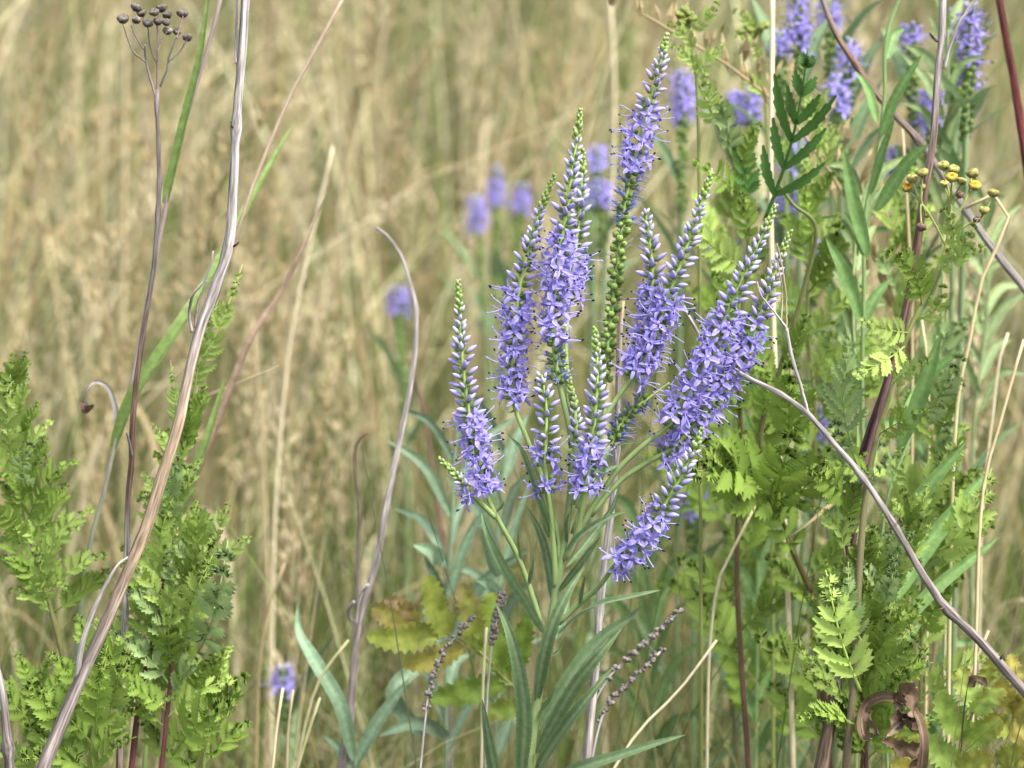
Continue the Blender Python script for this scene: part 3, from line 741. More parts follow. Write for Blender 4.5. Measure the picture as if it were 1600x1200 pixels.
TL['broadyellow'] = [make_tansy(rt, np.array([.24, .28, .06]), pairs=5, plen=.40, width=.14, teeth=7, curl=.1, droop=.15, amp=(1.12, .75)).mesh('tansy_leaf', M_TANSY)]
REDST = np.array([0.085, 0.022, 0.022]); REDST_L = np.array([0.13, 0.045, 0.038]); GRST = np.array([0.20, 0.26, 0.06])

def tansy(label, stem_px, leaves=0, span=(0, 1), size=(.03, .05), kinds=('mid', 'light'), w=9, col=(REDST, REDST), explicit=(), seed=0, group=None, rise=(.5, 1.2), crowd=1.0, top=0, bias=None):
    """stem_px top -> bottom (x, y, d); leaves spiral over the part of the stem within span (0 top .. 1 last listed point)"""
    r = random.Random(seed)
    stem_px = [q if k < 2 else (q[0] + r.uniform(-9, 9), q[1], q[2]) for k, q in enumerate(stem_px)]
    listed = pth(stem_px); full = to_ground(listed)
    root = full[-1]
    t_ = thing('tansy_plant', label, 'plant', root, group)
    p = spline(full, 8); tq = np.linspace(0, 1, len(p)); dm = stem_px[0][2]
    b = MB(); c0, c1 = col
    b.tube(p, w * .5 * PX(dm) * (.45 + .65 * np.minimum(tq * 2.5, 1)), np.asarray(c0) * (1 - np.minimum(tq * 2.2, 1))[:, None] + np.asarray(c1) * np.minimum(tq * 2.2, 1)[:, None], n=7)
    part('stem', b, M_STEM, t_)
    lp = resample(spline(listed, 10), 100)
    leaves = int(leaves * 1.3)
    for k in range(leaves):
        u = span[0] + (span[1] - span[0]) * ((k + .5) / leaves) ** crowd
        q = lp[int(np.clip(u, 0, 1) * 99)]
        a = k * 2.39996 + r.uniform(-.4, .4)
        el = rise[1] + (rise[0] - rise[1]) * ((k + .5) / leaves)
        d = np.array([math.cos(a) * math.cos(el), math.sin(a) * math.cos(el) * (.8 if math.sin(a) > 0 else .3), math.sin(el)])
        if bias is not None: d = nrm(d + np.asarray(bias))
        L = .60 * r.uniform(*size) * (.7 + .5 * min(1, (k + 1) / leaves * 1.6))
        face = np.array([-d[0] * .3, -.75, .8]) if d[1] > -.3 else np.array([0, -.2, 1.0])
        inst('leaf', r.choice(TL[r.choice(kinds)]), lframe(q, q + nrm(d) * L, face), t_)
    for bx, by, bd, tx, ty, td, kind, face in explicit:
        inst('leaf', r.choice(TL[kind]), lframe(P(bx, by, bd), P(tx, ty, td), nrm(face)), t_)
    return t_

FC = (0, -1, .45)
# left-hand side
tansy('feathery tansy with bushy green top, standing apart on a bare dark red stem', [(20, 600, 1.05), (30, 690, 1.05), (45, 800, 1.05), (70, 940, 1.05), (100, 1060, 1.05), (128, 1200, 1.05)], 30, (0, .62), (.024, .040), ('mid', 'light', 'mid'), 11, (GRST, REDST_L), seed=1,
      explicit=[(20, 720, 1.04, 15, 585, 1.03, 'light', FC), (45, 760, 1.04, 52, 690, 1.02, 'pale', FC), (30, 850, 1.04, -30, 790, 1.02, 'mid', FC), (60, 900, 1.05, 100, 920, 1.03, 'mid', FC)])
tansy('tansy shoot climbing beside the grey dead stem, drooping curled tip, dark red stem', [(300, 640, 1.035), (275, 740, 1.035), (252, 850, 1.035), (240, 960, 1.035), (228, 1080, 1.035), (213, 1200, 1.035)], 25, (.05, .9), (.028, .046), ('mid', 'light', 'mid'), 12, (REDST_L, REDST * .8), seed=2,
      explicit=[(305, 600, 1.035, 385, 410, 1.03, 'narrow', (.3, -1, .2)), (300, 640, 1.035, 340, 460, 1.03, 'narrow', FC), (290, 690, 1.035, 265, 560, 1.03, 'narrow', FC), (255, 820, 1.03, 270, 700, 1.02, 'pale', FC), (262, 780, 1.03, 292, 725, 1.02, 'pale', FC)])
tansy('tansy shoot with pale fluffy leaves and a thin red stem next to the taller shoot', [(330, 850, 1.03), (300, 900, 1.03), (280, 960, 1.03), (268, 1040, 1.03), (255, 1200, 1.03)], 18, (0, .85), (.030, .046), ('light', 'mid', 'pale'), 10, (REDST_L, REDST), seed=3,
      explicit=[(310, 1020, 1.03, 350, 850, 1.01, 'pale', FC), (290, 1000, 1.03, 330, 870, 1.015, 'light', FC), (330, 900, 1.03, 392, 838, 1.02, 'light', FC), (270, 1180, 1.03, 368, 1100, 1.01, 'broad', (.1, -.8, .8)), (300, 1080, 1.03, 335, 1020, 1.02, 'mid', FC)])
tansy('low broad-leaved tansy shoot at the foot of the grey dead stem', [(150, 1000, 1.02), (150, 1080, 1.02), (148, 1160, 1.02), (145, 1230, 1.02)], 9, (0.1, 1), (.03, .045), ('mid', 'broad'), 9, (GRST, REDST_L), seed=4,
      explicit=[(130, 1160, 1.02, 40, 1060, 1.01, 'broad', (-.1, -.8, .8)), (140, 1200, 1.02, 30, 1180, 1.0, 'broad', (0, -.6, 1)), (150, 1150, 1.01, 165, 1010, 1.0, 'mid', FC), (170, 1150, 1.02, 205, 1010, 1.0, 'light', FC)])
tansy('short tansy shoot at the foot of the wine-red stems, beside the speedwell sprig', [(330, 1060, 1.05), (325, 1120, 1.05), (318, 1220, 1.05)], 8, (0, 1), (.03, .045), ('mid', 'light', 'broad'), 8, (GRST, REDST_L), seed=41)
tansy('short tansy shoot under the bare red stem of the lone tansy', [(60, 1080, 1.04), (62, 1140, 1.04), (64, 1220, 1.04)], 8, (0, 1), (.03, .045), ('mid', 'broad', 'mid'), 8, (GRST, REDST_L), seed=42)
# right-hand side
tansy('tansy with small green buds behind the tallest lilac spikes', [(1078, 45, 1.07), (1085, 110, 1.07), (1105, 165, 1.07), (1135, 235, 1.07), (1162, 320, 1.07), (1160, 420, 1.075), (1150, 540, 1.08), (1150, 700, 1.09), (1160, 900, 1.1), (1170, 1200, 1.1)], 12, (.18, .9), (.035, .055), ('mid', 'dark', 'broad'), 9, (GRST * 1.1, REDST_L), seed=5,
      explicit=[(1120, 195, 1.07, 1100, 110, 1.05, 'light', FC), (1140, 245, 1.07, 1105, 130, 1.06, 'pale', FC), (1150, 300, 1.07, 1085, 250, 1.05, 'mid', FC), (1160, 420, 1.07, 1070, 345, 1.05, 'light', FC)])
tansy('tansy with one large dark green divided leaf and a reddish-brown stem', [(1215, 285, 1.06), (1240, 320, 1.06), (1268, 350, 1.06), (1250, 450, 1.065), (1215, 590, 1.07), (1192, 690, 1.075), (1240, 840, 1.08), (1275, 960, 1.085), (1288, 1100, 1.09), (1292, 1200, 1.09)], 12, (.3, 1), (.035, .055), ('broad', 'mid', 'broad'), 11, (GRST * .7, REDST), seed=6,
      explicit=[(1195, 345, 1.06, 1262, 75, 1.04, 'broaddark', FC), (1235, 690, 1.06, 1235, 560, 1.04, 'broad', FC), (1195, 735, 1.07, 1075, 735, 1.03, 'broad', (0, -1, .5)), (1210, 800, 1.07, 1240, 670, 1.04, 'broad', FC), (1225, 790, 1.07, 1080, 680, 1.04, 'broad', (0, -1, .5)), (1230, 800, 1.07, 1310, 700, 1.05, 'broad', FC)])
tansy('upright bright green tansy shoot beside the pale straw, between speedwells', [(1275, 180, 1.1), (1278, 260, 1.1), (1275, 350, 1.1), (1268, 480, 1.1), (1270, 640, 1.1), (1280, 900, 1.1), (1285, 1200, 1.1)], 18, (0, .6), (.03, .05), ('light', 'mid'), 8, (GRST, REDST_L), seed=7, rise=(.4, 1.25))
tansy('pale curled fern-like tansy frond rising in front of the dark leaning stem', [(1330, 700, 1.02), (1328, 760, 1.02), (1322, 840, 1.02), (1325, 960, 1.025), (1330, 1200, 1.03)], 12, (.1, .9), (.03, .045), ('mid', 'light'), 8, (GRST * 1.2, REDST_L), seed=8,
      explicit=[(1332, 700, 1.02, 1336, 520, 1.01, 'fern', (.1, -1, .15)), (1310, 780, 1.02, 1300, 650, 1.01, 'pale', FC), (1330, 780, 1.02, 1262, 730, 1.0, 'broad', FC), (1335, 760, 1.02, 1385, 720, 1.0, 'pale', FC)])
tansy('bushy tansy with a wine-red stem behind the curled brown leaf', [(1345, 890, 1.02), (1350, 960, 1.02), (1348, 1040, 1.02), (1352, 1120, 1.02), (1360, 1200, 1.02)], 34, (0, 1.0), (.028, .045), ('mid', 'light', 'mid'), 10, (REDST_L, REDST), seed=9,
      explicit=[(1345, 1080, 1.01, 1292, 890, 1.0, 'light', FC), (1350, 1010, 1.01, 1330, 880, 1.0, 'fern', FC), (1330, 1130, 1.01, 1243, 1118, .99, 'mid', (0, -.6, 1)), (1355, 1040, 1.01, 1435, 990, 1.0, 'mid', FC)])
tansy('tansy branch slanting up towards the twig with ruffled pale green leaves', [(1420, 820, 1.02), (1400, 880, 1.02), (1372, 950, 1.02), (1360, 1010, 1.025), (1345, 1200, 1.03)], 22, (0, .75), (.028, .042), ('pale', 'light', 'mid'), 7, (REDST_L * 1.4, REDST_L), seed=10,
      explicit=[(1400, 880, 1.02, 1395, 800, 1.01, 'pale', FC), (1385, 900, 1.02, 1430, 830, 1.01, 'pale', FC)])
tansy('tansy with long pale leaves behind the lower half of the slanting twig', [(1470, 640, 1.07), (1462, 720, 1.07), (1450, 820, 1.07), (1440, 940, 1.07), (1430, 1200, 1.07)], 12, (.05, .9), (.04, .06), ('light', 'pale', 'mid'), 9, (GRST, REDST_L), seed=11,
      explicit=[(1430, 660, 1.06, 1505, 545, 1.04, 'pale', FC), (1400, 850, 1.06, 1505, 690, 1.04, 'light', FC), (1440, 880, 1.06, 1550, 730, 1.05, 'light', FC), (1430, 790, 1.06, 1405, 690, 1.05, 'light', FC)])
T_BLO = tansy('yellowing tansy with blotched broad leaves by a scrap of brown leaf', [(1520, 1080, 1.02), (1505, 1140, 1.02), (1490, 1240, 1.02)], 0, (.1, .9), (.035, .05), ('broad', 'broadyellow'), 9, (GRST, REDST_L), seed=12)
T_YEL = tansy('yellow-green tansy leaf with browned lobes low behind the speedwell stem', [(820, 1060, 1.09), (830, 1120, 1.09), (838, 1200, 1.09)], 0, (.2, .9), (.04, .055), ('broad',), 8, (GRST, REDST_L), seed=13)
tansy('leafy tansy deep behind the budding stem, soft green', [(1400, 330, 1.14), (1405, 450, 1.14), (1410, 600, 1.14), (1415, 800, 1.14), (1420, 1200, 1.14)], 12, (0, .6), (.04, .065), ('mid', 'light', 'pale'), 9, (GRST, REDST_L), seed=14)
tansy('soft green tansy far behind the reddish-brown crooked stem', [(1130, 330, 1.2), (1135, 480, 1.2), (1140, 700, 1.2), (1145, 1000, 1.2), (1150, 1200, 1.2)], 10, (0, .8), (.05, .07), ('mid', 'broad', 'light'), 9, (GRST, REDST_L), seed=15)
tansy('soft green tansy low behind the seed stalks and the gap under the spikes', [(1180, 900, 1.2), (1185, 1000, 1.2), (1190, 1200, 1.2)], 7, (0, .9), (.05, .07), ('mid', 'broad', 'light'), 9, (GRST, REDST_L), seed=16)

def lobed_leaf(root, rachis, lobes, d, w0=30, seed=0):
    """a broad tansy leaf: rachis and toothed lobes, each (px path, width, colour, tip colour)"""
    r = random.Random(seed); b = MB()
    p = spline(pth([(x, y, d) for x, y in rachis]), 8); b.tube(p, np.linspace(3.2, 1.6, len(p)) * PX(d), np.array([.34, .34, .12]), n=5)
    for pp, w, c, tipc in lobes:
        dz = r.uniform(-.012, .004)
        b.leaf(pth([(x, y, d + dz * k / max(1, len(pp) - 1)) for k, (x, y) in enumerate(pp)]), w * PX(d), nrm((r.uniform(-.35, .35), -1, r.uniform(.1, .6))), c, mid=np.asarray(c) * 1.25, tip=tipc, N=19, fold=.3, serr=.3, shape=(.28, .42), wave=.25)
    return part('leaf', b, M_TANSY, root)
YG1 = np.array([.27, .31, .06]); YG2 = np.array([.20, .29, .05]); YY = np.array([.36, .32, .07]); YBR = np.array([.24, .17, .08])
lobed_leaf(T_YEL, [(822, 1085), (790, 1062), (745, 1015), (690, 985), (640, 966)], [([(700, 992), (680, 950), (668, 898)], 38, YG1, YG1 * 1.1), ([(745, 1015), (735, 960), (722, 910)], 36, YG1, YBR * 1.4), ([(655, 972), (618, 962), (580, 950)], 40, YY, YBR), ([(685, 985), (630, 1000), (572, 994)], 36, YG1 * .9, YG1), ([(722, 1008), (680, 1030), (628, 1038)], 34, YY * .7, YY), ([(780, 1050), (765, 990), (772, 925)], 44, YG2, YG1), ([(790, 1065), (730, 1080), (672, 1092)], 38, YG2 * .8, YG2), ([(645, 968), (628, 945), (600, 938)], 22, YBR * 1.2, YBR)], 1.085, seed=1)
lobed_leaf(T_YEL, [(836, 1160), (815, 1120), (800, 1060), (795, 1000)], [([(802, 1070), (780, 1030), (772, 985)], 30, YG2, YG1), ([(800, 1050), (815, 1010), (822, 960)], 30, YG2, YG2), ([(812, 1110), (780, 1110), (750, 1120)], 30, YG2 * .8, YY * .8)], 1.085, seed=2)
lobed_leaf(T_BLO, [(1488, 1245), (1505, 1160), (1530, 1085), (1548, 1045)], [([(1508, 1150), (1480, 1110), (1468, 1078)], 40, TG * 1.1, TG_L), ([(1525, 1100), (1508, 1070), (1500, 1045)], 34, TG_L, YY), ([(1520, 1115), (1550, 1085), (1570, 1075)], 34, TG_L, YY), ([(1508, 1160), (1545, 1135), (1568, 1128)], 40, TG * 1.1, YY), ([(1498, 1195), (1460, 1170), (1440, 1150)], 40, TG, TG_L), ([(1496, 1205), (1530, 1190), (1552, 1185)], 40, YG1, YY), ([(1538, 1065), (1545, 1045), (1550, 1030)], 26, YG1, YY)], 1.01, seed=3)
lobed_leaf(T_BLO, [(1500, 1245), (1560, 1190), (1585, 1110), (1588, 1040)], [([(1587, 1110), (1570, 1085), (1562, 1060)], 32, YY * .9, YY), ([(1585, 1120), (1605, 1095), (1620, 1080)], 32, YY, YY * .8), ([(1575, 1150), (1600, 1140), (1625, 1138)], 36, YY * .9, YBR), ([(1578, 1140), (1555, 1130), (1540, 1110)], 32, YG1, YY), ([(1560, 1190), (1585, 1180), (1610, 1185)], 36, YG1, YY), ([(1588, 1070), (1582, 1045), (1580, 1022)], 26, YY, YY)], 1.03, seed=4)
lobed_leaf(T_BLO, [(1480, 1240), (1440, 1215), (1420, 1165), (1412, 1120)], [([(1425, 1180), (1405, 1160), (1395, 1140)], 30, YY * .85, YY), ([(1420, 1165), (1436, 1140), (1440, 1120)], 28, YG1, YY), ([(1440, 1212), (1410, 1200), (1390, 1195)], 30, YY * .8, YY), ([(1414, 1130), (1408, 1110), (1400, 1095)], 24, YY * .7, YY)], 1.03, seed=5)

# ------------------------------------------------------------------ dead woody stems and twigs
GREY = np.array([0.36, 0.32, 0.30]); GREYB = np.array([0.185, 0.155, 0.14]); TAN = np.array([0.40, 0.295, 0.20]); BROWN = np.array([0.115, 0.07, 0.052]); PURP = np.array([0.10, 0.05, 0.055])

def wood_part(name, b, p, rad, root, n):
    o = part(name, b, M_WOOD, root); s_ = np.r_[0, np.cumsum(np.linalg.norm(np.diff(p, axis=0), axis=1))]; a = np.linspace(0, 2 * np.pi, n, endpoint=False)
    R = np.maximum(np.broadcast_to(rad, (len(p),)), .0006)[:, None]
    W = np.stack([R * np.cos(a)[None], R * np.sin(a)[None], np.repeat(s_[:, None], n, 1)], -1)
    at = o.data.attributes.new('Wv', 'FLOAT_VECTOR', 'POINT'); at.data.foreach_set('vector', W.astype(np.float32).ravel())
    return o

def woody(name, label, cat, px, w, cols, branches=(), nodes=(), ground=True, seed=0, group=None, jitter=.12, n=12):
    """px top -> bottom; w: (top, bottom) width in px; branches: [(px, (w0, w1), colour)]; nodes: photo rows with a swollen joint"""
    r = random.Random(seed)
    path = pth(px); d0 = px[0][2]
    full = to_ground(path) if ground else path
    p = resample(spline(full, 14), 150)
    p[1:-1] += np.array([[r.gauss(0, 1), r.gauss(0, 1), 0] for _ in range(148)]) * PX(d0) * jitter
    rel = p - CAMP; rows = 600 - (rel @ UP) / (rel @ FWD) / (SPAN / 1600)
    tr = np.clip((rows - px[0][1]) / (px[-1][1] - px[0][1]), 0, 1)
    rad = .5 * PX(d0) * (w[0] + (w[1] - w[0]) * tr) * (1 + .04 * np.sin(np.arange(150) * .37 + seed))
    for y in nodes: rad = rad * (1 + .38 * np.exp(-((rows - y) / 7.0) ** 2)) * (1 - .08 * np.exp(-((rows - y - 18) / 9.0) ** 2))
    cs = np.asarray(cols); k = tr * (len(cs) - 1); i = np.minimum(k.astype(int), len(cs) - 2); f = (k - i)[:, None]
    C = cs[i] * (1 - f) + cs[i + 1] * f
    t_ = thing(name, label, cat, full[-1], group)
    b = MB(); b.tube(p, rad, C, n=n)
    g_ = np.random.default_rng(seed + 50)
    st_ = np.repeat(g_.normal(0, 1, (26, n)), 6, axis=0)[:150]; st_ = (st_ + np.roll(st_, 2, 0) + np.roll(st_, 4, 0)) / 3 + .6 * g_.normal(0, 1, (1, n))
    b.c[0] = b.c[0] * np.clip(1 + .28 * st_.reshape(-1, 1), .5, 1.5)               # streaks of bark running along the stem
    wood_part('stem', b, p, rad, t_, n)
    for bp, bw, bc in branches:
        q = resample(spline(pth(bp), 8), 30)
        q[1:-1] += np.array([[r.gauss(0, 1), r.gauss(0, 1), r.gauss(0, 1)] for _ in range(28)]) * PX(d0) * .25
        b = MB(); rq = np.linspace(bw[0], bw[1], 30) * .5 * PX(bp[0][2]); b.tube(q, rq, np.asarray(bc), n=7); wood_part('twig', b, q, rq, t_, 7)
    return t_

d = 1.0
woody('dead_plant', 'thick grey-brown dead stem leaning across the straw, orange-tan where its bark is worn', 'dead stem',
      [(385, -40, d), (380, 60, d), (369, 195, d), (364, 300, d), (357, 385, d), (336, 450, d), (311, 520, d), (294, 590, d), (277, 670, d), (254, 742, d), (230, 820, d), (203, 885, d), (160, 985, d), (125, 1062, d), (96, 1130, d), (66, 1205, d)],
      (13, 21), [GREY * 1.1, GREY, GREY * .95, GREY * .9, TAN * .95, TAN, GREYB * 1.2, GREYB * 1.3], nodes=(200, 385, 680, 860, 1055), seed=1,
      branches=[([(205, 868, d), (185, 882, d - .002), (163, 918, d - .003), (138, 975, d - .003), (124, 1030, d - .002), (122, 1066, d)], (4, 11), GREY * .95),
                ([(300, 520, d), (296, 490, d), (302, 460, d - .004), (318, 440, d - .005), (330, 412, d - .006), (333, 392, d - .006)], (6, 3), GREY * .8),
                ([(304, 512, d), (310, 470, d - .003), (324, 438, d - .004)], (4, 3), GREY * .8),
                ([(369, 100, d), (369, 40, d + .003), (371, -30, d + .004)], (5, 4), GREY * 1.2),
                ([(364, 385, d), (370, 382, d - .002), (373, 378, d - .003)], (5, 2), BROWN), ([(366, 200, d), (362, 196, d - .003), (361, 190, d - .003)], (5, 2), BROWN)])
woody('dead_plant', 'broken grey dead stem stub rising low by the leaning stem with a rough dark joint', 'dead stem',
      [(-6, 1040, .99), (4, 1080, .99), (10, 1140, .99), (16, 1215, .99)], (9, 19), [GREY, GREYB, GREYB], nodes=(1165, 1175), seed=2)
d = 1.12
woody('dead_plant', 'thin grey dead stem with an arching tip standing alone in the straw', 'dead stem',
      [(588, 356, d), (606, 370, d), (625, 395, d), (640, 440, d), (650, 480, d), (649, 540, d), (640, 610, d), (626, 680, d), (612, 750, d), (595, 840, d), (582, 900, d), (562, 970, d), (553, 1040, d), (548, 1110, d), (533, 1210, d)],
      (5, 15), [GREY * .8, GREY, GREY * .9, GREYB * 1.2, GREYB], nodes=(480, 872, 985), seed=3,
      branches=[([(562, 975, d), (548, 968, d), (546, 950, d - .005), (553, 940, d - .008)], (7, 5), GREY * 1.25), ([(556, 985, d), (562, 930, d - .004), (575, 913, d - .006)], (4, 6), GREY * 1.3)])
woody('dead_plant', 'dark slender dead stem close beside the arching grey stem', 'dead stem',
      [(575, 676, 1.16), (558, 690, 1.16), (555, 730, 1.16), (562, 800, 1.16), (560, 870, 1.16), (558, 950, 1.16), (550, 1080, 1.16), (540, 1210, 1.16)], (4, 9), [BROWN, GREYB * .8, BROWN * 1.3], nodes=(735,), seed=4)
woody('dead_plant', 'thin dark stem bending behind the spike with the lone side shoot', 'dead stem',
      [(640, 560, 1.3), (665, 660, 1.3), (680, 760, 1.3), (695, 860, 1.3), (700, 980, 1.3), (705, 1210, 1.3)], (5, 9), [BROWN * 1.4, BROWN * 1.2, GREYB], seed=5)
d = 1.025
woody('dead_plant', 'pale weathered straw-grey stem standing close behind the speedwell', 'dead stem',
      [(972, 470, d), (968, 540, d), (966, 620, d), (963, 700, d), (957, 780, d), (945, 880, d), (936, 960, d), (930, 1050, d), (922, 1130, d), (915, 1210, d)], (9, 14), [TAN * 1.1, GREY * 1.35, GREY * 1.4, GREY * 1.2, GREYB * 1.4], nodes=(700, 960), seed=6)
# right: forked dark dead stem
d = 1.025
woody('dead_plant', 'tall dark dead stem, grey and forked at the top, purple-brown and double lower down', 'dead stem',
      [(1475, -40, d), (1472, 50, d), (1465, 120, d), (1458, 220, d), (1446, 290, d), (1436, 360, d), (1425, 440, d), (1408, 520, d), (1386, 600, d), (1362, 670, d), (1348, 720, d), (1336, 800, d), (1322, 900, d), (1310, 1010, d), (1300, 1110, d), (1280, 1210, d)],
      (10, 20), [GREY * .95, GREYB, BROWN * 1.3, BROWN * 1.2, PURP, PURP, BROWN, BROWN * .9], nodes=(60, 225, 525), seed=7,
      branches=[([(1475, 108, d), (1485, 70, d - .002), (1500, 35, d - .004), (1530, -10, d - .006), (1545, -40, d - .006)], (6, 4), GREY * 1.1),
                ([(1466, 64, d), (1458, 58, d), (1453, 51, d - .003)], (7, 3), GREYB),
                ([(1402, 545, d - .003), (1378, 630, d - .004), (1362, 690, d - .004), (1350, 730, d - .004)], (8, 12), PURP * 1.6)])
d = .992
woody('twig', 'bare grey twig slanting down from the lilac spikes past the tansies, with thin forked offshoots', 'twig',
      [(1068, 478, 1.03), (1085, 510, 1.025), (1112, 548, 1.01), (1165, 588, d), (1215, 613, d), (1258, 642, d), (1300, 690, d), (1345, 742, d), (1400, 825, d), (1440, 895, d), (1478, 950, d), (1530, 1000, d), (1565, 1040, d), (1610, 1092, d)],
      (5, 15), [GREY, GREY * .9, GREY * .95, GREYB * 1.1, GREYB, GREYB * .9], nodes=(612, 645, 745, 820, 955), seed=8, jitter=.25,
      branches=[([(1262, 645, d), (1250, 600, d - .002), (1238, 560, d - .003), (1229, 513, d - .003)], (6, 5), GREY * 1.05),
                ([(1229, 513, d - .003), (1228, 460, d - .003), (1222, 415, d - .002), (1214, 380, d - .001)], (3, 2), TAN),
                ([(1229, 513, d - .003), (1212, 490, d - .004), (1190, 462, d - .004), (1183, 440, d - .003)], (4, 2), GREY),
                ([(1221, 500, d - .003), (1222, 450, d - .002), (1215, 410, d - .002)], (3, 2), TAN * 1.1),
                ([(1478, 950, d), (1471, 951, d - .002), (1466, 954, d - .003)], (6, 2), BROWN), ([(1408, 815, d), (1406, 811, d - .002), (1405, 807, d - .003)], (5, 2), BROWN),
                ([(1562, 1030, d), (1566, 1026, d - .002), (1568, 1022, d - .002)], (5, 2), BROWN)])
d = 1.1
woody('dead_plant', 'soft brown branch crossing diagonally behind the forked dead stem', 'branch',
      [(1275, -40, d), (1300, 40, d), (1340, 105, d), (1385, 165, d), (1440, 225, d), (1490, 300, d), (1545, 380, d), (1600, 450, d), (1680, 560, d)], (9, 14), [GREYB * 1.1, BROWN * 1.6, GREYB, GREY * .9, GREYB], nodes=(105, 225, 340), seed=9, jitter=.2)
woody('dead_plant', 'dark red stem at the far side of the ragged speedwell', 'stem',
      [(1555, -40, 1.12), (1570, 50, 1.12), (1585, 130, 1.12), (1594, 190, 1.12), (1603, 250, 1.12), (1620, 400, 1.12), (1640, 700, 1.12)], (12, 15), [REDST_L * 1.1, REDST * 1.5, REDST_L, REDST], seed=10, jitter=.1)
woody('dead_plant', 'stout broken-off brown stem stump among the bushy tansies', 'dead stem',
      [(1312, 1045, 1.015), (1306, 1090, 1.015), (1296, 1140, 1.015), (1284, 1210, 1.015)], (14, 19), [GREYB * .8, BROWN * 1.3, TAN * .45], nodes=(1110,), seed=11)

# dead tansy with brown button heads
def head(b, c, ax, s, cols):
    M = frame(c, ax, scale=s)
    b.lathe([(-1.0, .18), (-.8, .62), (-.3, 1.0), (.1, 1.02), (.32, .88), (.40, .6), (.36, .25), (.32, .02)], cols, M, n=14)
    b.v[-1] = b.v[-1] + rng.normal(0, .07 * s, b.v[-1].shape)
    b.c[-1] = b.c[-1] * (1 + .18 * rng.normal(0, 1, (len(b.c[-1]), 1)))

d = 1.03
px = [(246, 140, d), (245, 160, d), (248, 240, d), (249, 285, d), (246, 340, d), (240, 420, d), (227, 500, d), (214, 590, d), (206, 680, d), (206, 715, d), (200, 780, d), (199, 850, d), (196, 960, d), (190, 1080, d), (186, 1210, d)]
t_ = woody('dead_tansy', 'dead brown tansy with a flat cluster of grey-brown button seed heads', 'dead flower', px, (6, 12), [GREYB * 1.2, GREYB, GREYB * .8, BROWN, BROWN, GREY, GREY * 1.2, BROWN], nodes=(160, 285, 330, 410), seed=12,
    branches=[([(245, 158, d), (234, 120, d), (228, 95, d), (226, 70, d - .004)], (4, 3), GREYB * 1.1), ([(228, 97, d), (208, 80, d - .003), (192, 38, d - .005)], (3, 2), GREYB), ([(227, 80, d), (215, 62, d), (205, 40, d + .002)], (3, 2), GREYB),
              ([(246, 145, d), (246, 100, d), (246, 40, d)], (4, 2.5), GREYB), ([(250, 135, d), (260, 112, d - .002), (264, 90, d - .003), (276, 55, d - .004)], (4, 2.5), GREYB * 1.1), ([(264, 95, d - .003), (280, 82, d - .003), (292, 62, d - .004)], (3, 2), GREYB),
              ([(276, 60, d - .004), (281, 40, d - .003), (286, 25, d - .002)], (3, 2), GREYB), ([(246, 80, d), (254, 60, d), (261, 50, d)], (3, 2), GREYB), ([(246, 100, d), (235, 75, d + .003), (231, 42, d + .004)], (3, 2), GREYB),
              ([(206, 715, d), (202, 690, d - .004), (198, 676, d - .005)], (6, 3), GREYB)])
for hx, hy, hs_ in ((192, 28, 11), (213, 10, 10), (221, 19, 9), (213, 30, 9), (231, 35, 10), (241, 18, 9), (252, 11, 10), (261, 22, 9), (247, 32, 9), (260, 34, 8), (285, 19, 11), (262, 47, 9), (277, 49, 8), (293, 57, 9)):
    b = MB(); gc = np.array([.10, .085, .07]) * rnd.uniform(.7, 1.2)
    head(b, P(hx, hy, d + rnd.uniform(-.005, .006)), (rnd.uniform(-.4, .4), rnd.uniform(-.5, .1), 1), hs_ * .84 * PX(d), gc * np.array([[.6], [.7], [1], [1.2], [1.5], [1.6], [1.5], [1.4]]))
    part('seed_head', b, M_HEAD, t_)

# budding tansy
d = 1.01
YB = np.array([.30, .27, .085]); YO = np.array([.60, .33, .035]); YG = np.array([.24, .28, .065])
t_ = thing('tansy_plant', 'budding tansy with round yellow-green heads, three of them orange inside, against the dark stem', 'plant', to_ground(pth([(1330, 1110, d), (1320, 1210, d)]))[-1])
b = MB(); stp = to_ground(pth([(1487, 330, d), (1482, 370, d), (1470, 410, d), (1450, 455, d), (1428, 500, d), (1412, 540, d), (1392, 610, d), (1368, 690, d), (1352, 780, d), (1342, 900, d), (1335, 1050, d), (1320, 1210, d)]))
p = spline(stp, 8); tq = np.linspace(0, 1, len(p)); b.tube(p, PX() * (3.2 + 3.5 * np.minimum(tq * 2, 1)), YG * (1 - np.minimum(tq * 1.8, 1))[:, None] + PURP * np.minimum(tq * 1.8, 1)[:, None], n=7)
part('stem', b, M_STEM, t_)
HB = [(1418, 292, 9, 1), (1425, 277, 9, 0), (1442, 269, 9, 0), (1441, 291, 6, 0), (1474, 257, 9.5, 0), (1491, 263, 9, 0), (1487, 276, 9, 1), (1475, 286, 7, 0), (1503, 281, 8, 0), (1519, 269, 10, 0), (1523, 289, 9.5, 1), (1499, 303, 7, 2), (1553, 300, 9, 0), (1538, 327, 8, 0), (1526, 342, 6, 2), (1440, 353, 8, 2), (1449, 335, 6, 0)]
